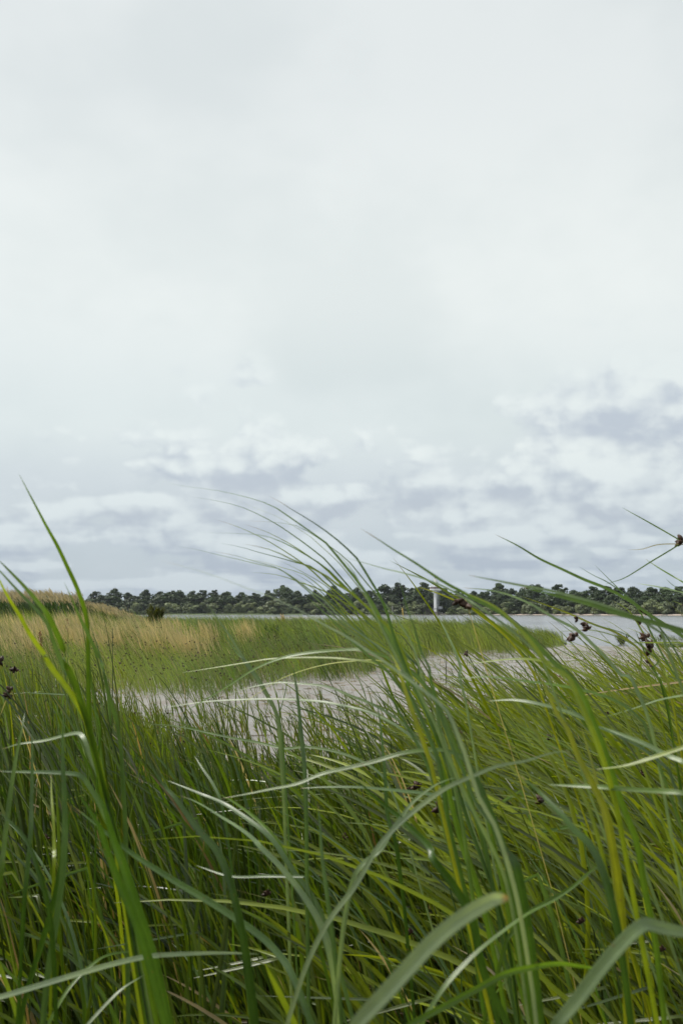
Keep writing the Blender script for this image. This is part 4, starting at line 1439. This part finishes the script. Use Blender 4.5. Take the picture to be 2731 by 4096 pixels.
sedge_plant('finer lower blades fanning left behind the large central tuft', 1.75, [(s_, w_ * 1.1, ('p', 'l', 'l', 'b')[i_ % 4], t_[0]) for i_, (s_, w_, c_, *t_) in enumerate(FAN[4:])], sway=70, shift=90)
sedge_plant('broad pale blade sweeping from upper left down into the central tuft', 0.95, [
    ('2:100,880 300,930 500,990 700,1060 900,1140 1050,1190 1200,1260 1350,1330 1450,1390 3:224,1460 400,1550 550,1650 700,1750 850,1850 7:650,230 760,310 900,420 980,520 1030,650 1090,800 1150,1000 1210,1176 G:700,110 750,250 800,430 840,640 880,900', 21, 'w', 0.1),
    ('3:310,790 380,860 440,930 500,1020 560,1130 620,1260 690,1400 770,1560 850,1720 930,1880 7:680,230 780,420 880,620 960,820 1060,1050 1180,1300 G:740,330 800,600 860,1029', 16, 'p', 0.1, .2),
])
sedge_plant('upright dark blades at the heart of the central tuft', 1.2, [
    ('3:880,1030 920,1160 950,1280 990,1400 1030,1500 1060,1620 1100,1730 1160,1850 7:820,200 850,330 890,480 950,640 1020,820 1110,1020 1180,1200 G:720,170 780,420 830,700 880,1029', 21, 'd', 0.0),
    ('7:940,480 1020,650 1100,850 1200,1050 1300,1300 1400,1568 G:800,300 850,560 900,900', 40, 'd', 0.05, -.1),
    ('7:480,0 540,120 620,260 700,420 780,600 880,850 930,1100 960,1350 G:525,260 575,460 640,720 720,1029', 26, 'd', 0.05, .1),
    ('7:380,140 450,260 520,380 600,520 700,700 800,900 880,1150 950,1450 G:540,400 620,760', 22, 'd', 0.05, .15),
    ('7:510,20 560,110 600,230 660,420 740,640 830,900', 20, 'y', 0.05, .05),
    ('7:230,1000 420,1180 560,1290 660,1390 760,1480 830,1568 G:420,270 520,400 600,550 650,780 760,1029', 36, 'd', .1, -.1),
    ('7:400,380 430,560 450,760 470,1000 490,1300 G:250,200 290,500', 18, 'd', .1, .4),
    ('7:850,250 870,420 900,640 960,860 1020,1100 1080,1400', 22, 'g', .1, .2),
])
sedge_plant('pale broad leaf arching up at the bottom centre, nearest to the lens', 0.62, [
    ('G:768,452 720,452 690,460 600,510 500,580 400,670 300,780 200,890 70,1029', 60, 'w', 0.02),
])
sedge_plant('folded pale leaf with a sharp bend in the lower right corner', 0.72, [
    ('G:1640,618 1568,606 1480,590 1410,572 1370,582 1300,645 1200,760 1080,920 990,1029', 52, 'p', 0.02),
    ('G:1240,775 1150,772 1000,752 870,770 750,800 600,880 450,960 300,1040', 28, 'g', 0.05, .2),
    ('G:1185,300 1080,390 980,460 860,520 720,620 600,720 480,850 380,1000', 24, 'g', 0.1, .25),
])
sedge_plant('long pale leaf bowing across the centre right towards the right', 1.0, [
    ('8:668,838 640,818 600,812 520,825 400,860 7:1568,870 1350,910 1150,990 950,1080 750,1220 560,1380 400,1568 G:60,400 -60,560 -160,760 -240,1000', 23, 'w', 0.05),
    ('7:1030,995 900,1040 800,1100 700,1180 640,1250 520,1420 430,1568 G:70,330 20,520 -10,760', 22, 'p', 0.05, .15),
    ('G:1182,300 1120,345 1060,400 960,460 860,520 760,640', 20, 'g', .05, .3),
])
sedge_plant('sedge right of centre whose long blades trail far left over the meadow', 1.55, [
    ('6:210,520 400,410 600,290 800,160 950,90 1100,45 1300,15 7:196,-5 330,10 520,70 680,170 800,300 900,460 980,640 1060,850', 17, 'g', 0.2),
    ('6:240,180 500,140 750,100 950,70 1200,60 1400,62 7:196,75 380,100 560,170 720,290 840,440 950,640', 13, 'l', 0.2, .1),
    ('6:60,460 400,410 700,390 1000,385 1300,400 1460,425 7:190,445 350,490 500,560 640,650 780,770 900,900', 14, 'p', 0.3, .1),
    ('6:600,350 800,290 1000,255 1200,265 1400,290 7:190,355 380,430 560,540 720,680 860,850', 12, 'p', .2, .2),
    ('6:400,600 600,490 800,370 1000,240 1200,160 1400,110 7:196,90 400,80 560,130 720,240 860,400', 9, 'y', .2, .15),
    ('6:560,1165 750,1130 950,1090 1150,1050 1350,970 7:196,920 400,870 600,810 800,785 950,790 1080,850 1180,1000 1260,1250', 22, 'g', .05, -.2),
    ('7:-200,1085 0,1075 250,1075 500,1095 750,1120 950,1150 1080,1190 1150,1260 1220,1400 1270,1600', 17, 'b', .1, -.1),
    ('6:0,580 200,595 400,635 600,680 850,725 1050,770 7:-140,760 100,800 300,880 460,1000 560,1200', 12, 'p', .3, .5),
])
sedge_plant('two shiny upright blades left of centre before the open mud', 1.9, [
    ('2:520,1270 600,1390 700,1530 780,1660 860,1790 6:720,60 800,170 860,260 920,360 980,470 1010,600 1020,750 1035,950 1050,1200', 16, 'p', .1),
    ('6:1120,100 1140,250 1160,400 1180,600 1195,750 1210,900 1220,1150 1225,1400', 20, 'b', .1, -.2),
    ('2:640,1500 720,1620 800,1730 6:760,90 850,220 920,340 990,480 1030,640 1050,850', 10, 'b', .1, .05),
    ('6:350,830 420,940 500,1060 560,1200 600,1400', 12, 'd', .1, -.2),
])
sedge_plant('long thick blade right of the tower running down across the right half', 1.15, [
    ('3:540,590 700,690 850,790 1000,880 1150,980 1300,1080 1450,1160 4:168,756 300,820 400,890 480,960 560,1030 640,1120 720,1200 790,1263 8:720,300 790,430 850,590 900,700 950,850 1000,1000 1060,1200 1120,1350 1200,1568 G:1390,400 1440,650 1480,1000', 27, 'g', 0.05),
    ('4:60,690 160,735 250,775 340,830 420,910 500,990 580,1090 660,1200 8:640,220 720,380 800,560 880,760 960,1000 1040,1300', 26, 'l', 0.05, -.05),
    ('3:400,850 560,895 750,950 900,985 1100,1040 1300,1120 1500,1230 4:170,790 330,900 480,1020 620,1160', 12, 'p', .1, .05),
])
sedge_plant('slender blade arching alone against the sky at right', 1.7, [
    ('4:300,315 450,390 600,480 750,550 900,620 1050,680 1200,760 1330,850 1450,930 1568,1010 1680,1120 1760,1260', 17, 'g', 0.1),
    ('4:860,530 960,590 1060,640 1200,740 1330,860 1450,1000 1560,1180', 8, 'b', .1, .1),
])
sedge_plant('blurred broad olive blades crossing before the far beach at right', 1.05, [
    ('4:470,670 600,700 800,750 950,790 1100,840 1250,880 1400,920 1568,970 1700,1030 1800,1140', 27, 'g', 0.05),
    ('4:80,675 250,690 400,725 550,790 700,880 850,960 960,1060 1050,1150 1150,1263 8:1140,220 1220,380 1290,560 1350,800', 17, 'p', .1, .4),
    ('4:120,590 300,625 480,660 650,690 850,740 1050,800 1250,880 1420,980', 15, 'p', .05, .1),
])
sedge_plant('flowering sedge at right with brown heads hanging over the water', 2.0, [
    ('4:470,730 640,790 800,850 960,920 1120,980 1260,1080 1350,1180 1450,1290 8:1450,300 1500,520', 10, 'y', 0.1),
    ('4:845,880 900,900 940,918 1020,938 1100,960 1200,1000 1300,1080 1400,1170 8:1330,150 1420,330 1470,600', 7, 'g', 0.05),
    ('4:720,968 830,965 940,960 1060,985 1180,1030 1280,1110 8:1230,170 1330,330 1400,600', 8, 'l', .05),
    ('4:1190,1045 1330,1045 1450,1045 1568,1050 1700,1090', 8, 'l', .05),
    ('4:1035,655 1080,640 1180,605 1350,500 1530,390 1650,300', 6, 'g', 0, .1),
    ('4:1150,132 1300,215 1450,300 1555,362 1650,420', 6, 'g', 0, .1),
    ('4:1190,420 1290,415 1400,385 1545,382 1660,400', 5, 's', 0, .1),
], heads=[('4', 858, 886, 2.02, 0.016, 3), ('4', 915, 918, 2.02, 0.022, 4), ('4', 928, 955, 2.03, 0.020, 3), ('4', 838, 1002, 2.05, 0.030, 5), ('4', 1562, 362, 2.1, 0.028, 6)])
sedge_plant('flowering sedge in the right corner of the mud with dark brown clusters', 2.1, [
    ('4:970,520 1080,630 1150,700 1250,800 1320,920 1380,1040 1440,1150 1500,1250 8:1560,300 1600,600', 9, 'g', 0.1),
    ('4:1090,760 1200,830 1280,950 1350,1080 1440,1230 8:1440,240 1500,500', 10, 'l', .1),
    ('4:1250,645 1400,670 1568,710 1700,760', 10, 'p', .1),
    ('4:1310,480 1400,540 1500,600 1568,640 1680,720', 8, 'g', .1),
    ('4:1240,950 1290,1070 1340,1180 1390,1263 8:1380,240 1440,480', 9, 'd', .05),
    ('4:1450,615 1500,660 1568,700', 6, 'd', .1),
], heads=[('4', 1308, 838, 2.1, 0.026, 5), ('4', 1318, 1010, 2.1, 0.028, 5), ('4', 1345, 1078, 2.08, 0.030, 5), ('4', 1350, 1180, 2.1, 0.024, 4), ('4', 1432, 1012, 2.12, 0.020, 4), ('4', 1285, 910, 2.1, 0.018, 3)])
sedge_plant('fruiting sedge stalk with two brown clusters in front of the tower foot', 1.8, [
    ('3:1020,1105 1200,1160 1350,1220 1500,1290 4:130,800 200,860 280,920 380,1010 480,1130 560,1250', 10, 'y', .05),
    ('3:1330,1195 1400,1192 1470,1215 1490,1260', 4, 's', 0),
    ('3:1220,1350 1270,1450 1330,1570 1390,1700 1440,1850 7:1050,200 1100,400', 12, 'p', .1),
], heads=[('3', 1415, 1248, 1.8, 0.022, 4), ('3', 1490, 1285, 1.8, 0.028, 5)])
sedge_plant('lime-green blades glowing at the right among the dense sedge', 1.05, [
    ('8:300,60 350,150 430,240 480,350 560,520 640,640 720,850 800,1000 900,1200 960,1350 1000,1568 G:1275,400 1300,700 1310,1000', 32, 'y', 0.05),
    ('8:200,560 350,690 500,830 620,960 700,1060 800,1250 880,1500 G:1215,330', 20, 'l', .05, .1),
    ('8:250,1000 400,1130 500,1230 600,1330 700,1450 820,1568 G:1200,330 1260,560 1300,800', 36, 'd', .1, -.05),
    ('8:740,590 790,760 840,930 880,1100 920,1300 960,1500', 16, 'y', .05, .1),
    ('8:880,540 1000,520 1200,460 1380,400 1568,365 1700,350', 16, 'p', .05, .4),
    ('8:860,960 1100,930 1300,870 1568,780 1750,700', 20, 'l', .05),
    ('8:480,1080 700,1090 900,1100 1150,1120 1400,1135 1568,1150 1700,1190', 24, 'g', .1),
    ('8:870,605 1050,670 1250,750 1450,850 1568,900 1700,1000', 20, 'p', .1, .1),
    ('8:470,290 560,400 700,500 850,600 1050,690 1250,800 1450,960', 18, 'b', .1, .15),
    ('8:-300,240 0,215 300,250 600,290 900,360 1100,450 1250,580', 16, 'g', .1, .3),
    ('8:0,410 200,400 400,430 650,500 850,590', 16, 'p', .1, .4),
    ('8:-200,120 100,80 350,75 600,130 850,240 1050,400', 14, 'l', .1, .4),
])
sedge_plant('nodding sedge stem with a bent neck and brown head at left', 2.1, [
    ('5:735,440 800,485 865,570 898,680 900,800 882,950 870,1200 865,1500', 9, 'd', 0.0),
    ('5:600,360 640,440 690,520', 6, 'g', 0.0),
], heads=[('5', 712, 405, 2.1, 0.026, 4)])
sedge_plant('sedge at far left edge with brown heads over the pale reed stems', 3.0, [
    ('5:5,90 60,300 90,480 120,800 140,1200', 6, 'y', 0.0),
    ('5:0,600 60,450 110,370', 5, 's', 0.0),
    ('5:225,380 300,385 450,392 600,400', 6, 'p', 0.0),
], heads=[('5', 8, 105, 3.0, 0.035, 4), ('5', 100, 360, 3.0, 0.032, 4), ('5', 72, 415, 3.0, 0.030, 4), ('5', 140, 185, 3.0, 0.026, 4)])


# ------------------------------------------------------------------ near plants of the bed, one object each
def make_proto(i):
    r = np.random.default_rng(500 + i)
    h = r.uniform(0.88, 1.0)
    nseg = 12
    root = empty('bed_sedge', (0, 0, 0))
    lean = r.uniform(0.0, 0.18)
    P = blade_paths(np.zeros((1, 3)), np.array([[-lean, r.normal(0, 0.08), 1.0]]), np.array([h * 0.9]), np.array([r.uniform(0.1, 0.4)]), np.array([0.05]), nseg, r=r)[0]
    lime = np.array([r.uniform(0, 0.5)])
    link('stem', leaf_mesh(P, 0.0058, greens(1, lime, r)[0] * 0.8, (0.2, -1, 0.1), 0, np.interp(np.linspace(0, 1, nseg + 1), [0, 0.7, 1], [1, .8, .45]), 0.9), root)
    for q in range(int(r.integers(5, 8))):
        f = r.uniform(0.03, 0.55)
        k = int(f * nseg)
        az = r.uniform(0, 6.283)
        d0 = unit(P[k + 1] - P[k]) + np.array([math.cos(az), math.sin(az), 0]) * r.uniform(0.08, 0.32)
        kink = np.array([int(r.integers(6, 14)) if r.random() < 0.15 else -1])
        L = blade_paths(P[k][None], d0[None], np.array([h * r.uniform(0.5, 0.85)]), np.array([r.uniform(0.2, 1.5)]), np.array([r.uniform(0, 0.8) ** 1.5]), 18, kink, r)[0]
        c = greens(1, lime, r)[0] if r.random() > 0.03 else DEAD[int(r.integers(0, 3))]
        link('leaf', leaf_mesh(L, r.uniform(0.006, 0.010), c, (r.normal(0, .4), -0.8, 0.6), r.normal(0, 0.4)), root)
    if i == 0:
        seed_head(root, P[-1], unit(P[-1] - P[-2]), 0.022, 5, i)
    return root


protos = [make_proto(i) for i in range(14)]
spots = []
cand_x, cand_d = sample_wedge(420, 1.7, 3.4, 0.37, 0.15, np.random.default_rng(12))
for x, d in zip(cand_x, cand_d):
    if all((x - a) ** 2 + (d - b) ** 2 > 0.06 ** 2 for a, b in spots):
        spots.append((x, d))
    if len(spots) == 205:
        break
for i, (x, d) in enumerate(spots):
    src = protos[i % len(protos)]
    if i < len(protos):
        root = src
    else:
        root = src.copy()
        COL.objects.link(root)
        for ch in src.children:
            c = ch.copy()
            COL.objects.link(c)
            c.parent = root
    px = 1365.5 + x / d * FPX
    s = float(min(top_limit(px, d), 1.04)) * hr.uniform(0.72, 1.0)
    root.location = (x, d, float(height(x, d)) - 0.01)
    root.rotation_euler = (0, 0, hr.normal(0, 0.6))
    root.scale = (s, s, s)
    tag(root, 'green sedge plant standing in the dense foreground bed', 'sedge', 'plants of the foreground sedge bed')


# ------------------------------------------------------------------ wind-swept plants, mostly at the right
def make_swept(i):
    r = np.random.default_rng(900 + i)
    root = empty('swept_sedge', (0, 0, 0))
    nseg = 14
    P = blade_paths(np.zeros((1, 3)), np.array([[-0.22, r.normal(0, 0.1), 1.0]]), np.array([0.86]), np.array([r.uniform(0.2, 0.5)]), np.array([0.1]), nseg, r=r)[0]
    lime = np.array([r.uniform(0.3, 0.9)])
    link('stem', leaf_mesh(P, 0.007, greens(1, lime, r)[0] * 0.8, (0.2, -1, 0.1), 0, np.interp(np.linspace(0, 1, nseg + 1), [0, 0.7, 1], [1, .8, .45]), 0.9), root)
    for q in range(int(r.integers(6, 9))):
        f = r.uniform(0.25, 0.8)
        k = int(f * nseg)
        d0 = unit(P[k + 1] - P[k]) + np.array([r.normal(-0.05, 0.12), r.normal(0, 0.28), 0.15])
        L = blade_paths(P[k][None], d0[None], np.array([r.uniform(0.35, 0.62)]), np.array([r.uniform(0.9, 3.0)]), np.array([r.uniform(0.0, 0.5)]), 22, np.array([-1]), r)[0]
        link('leaf', leaf_mesh(L, r.uniform(0.006, 0.0095), greens(1, lime, r)[0], (r.normal(0.05, .25), -0.65, 0.75), r.normal(0, 0.4)), root)
    if i % 4 == 0:
        seed_head(root, P[-1], unit(P[-1] - P[-2]), 0.024, 5, i)
    return root


swept = [make_swept(i) for i in range(9)]
wr = np.random.default_rng(77)
for i in range(62):
    src = swept[i % len(swept)]
    if i < len(swept):
        root = src
    else:
        root = src.copy()
        COL.objects.link(root)
        for ch in src.children:
            c = ch.copy()
            COL.objects.link(c)
            c.parent = root
    d = wr.uniform(1.9, 5.2)
    px = wr.uniform(2150, 3100) if i % 8 else wr.uniform(1750, 2200)
    x = (px - 1365.5) / FPX * d
    top = EYE - (wr.uniform(2590, 2800) - HORIZON) / FPX * d
    s = float(np.clip(top / 1.0, 0.55, 1.16))
    root.location = (x, d, float(height(x, d)) - 0.01)
    root.rotation_euler = (0, 0, wr.normal(0, 0.25))
    root.scale = (s, s, s)
    tag(root, 'wind-swept yellow-green sedge bent to the left in the right half of the bed', 'sedge', 'wind-swept plants at the right')


# ------------------------------------------------------------------ air: a little haze over the river
hz, n, out = new_mat('river_haze')
v = n.node('ShaderNodeVolumePrincipled')
v.inputs['Color'].default_value = (0.82, 0.89, 1.0, 1)
v.inputs['Density'].default_value = 0.000035
v.inputs['Anisotropy'].default_value = 0.2
n.l.new(v.outputs[0], out.inputs['Volume'])
tag(MB().box(-6500, 6500, -60, 9500, -3.2, 48.0).build('haze', hz), 'thin pale haze over the river', kind='stuff')
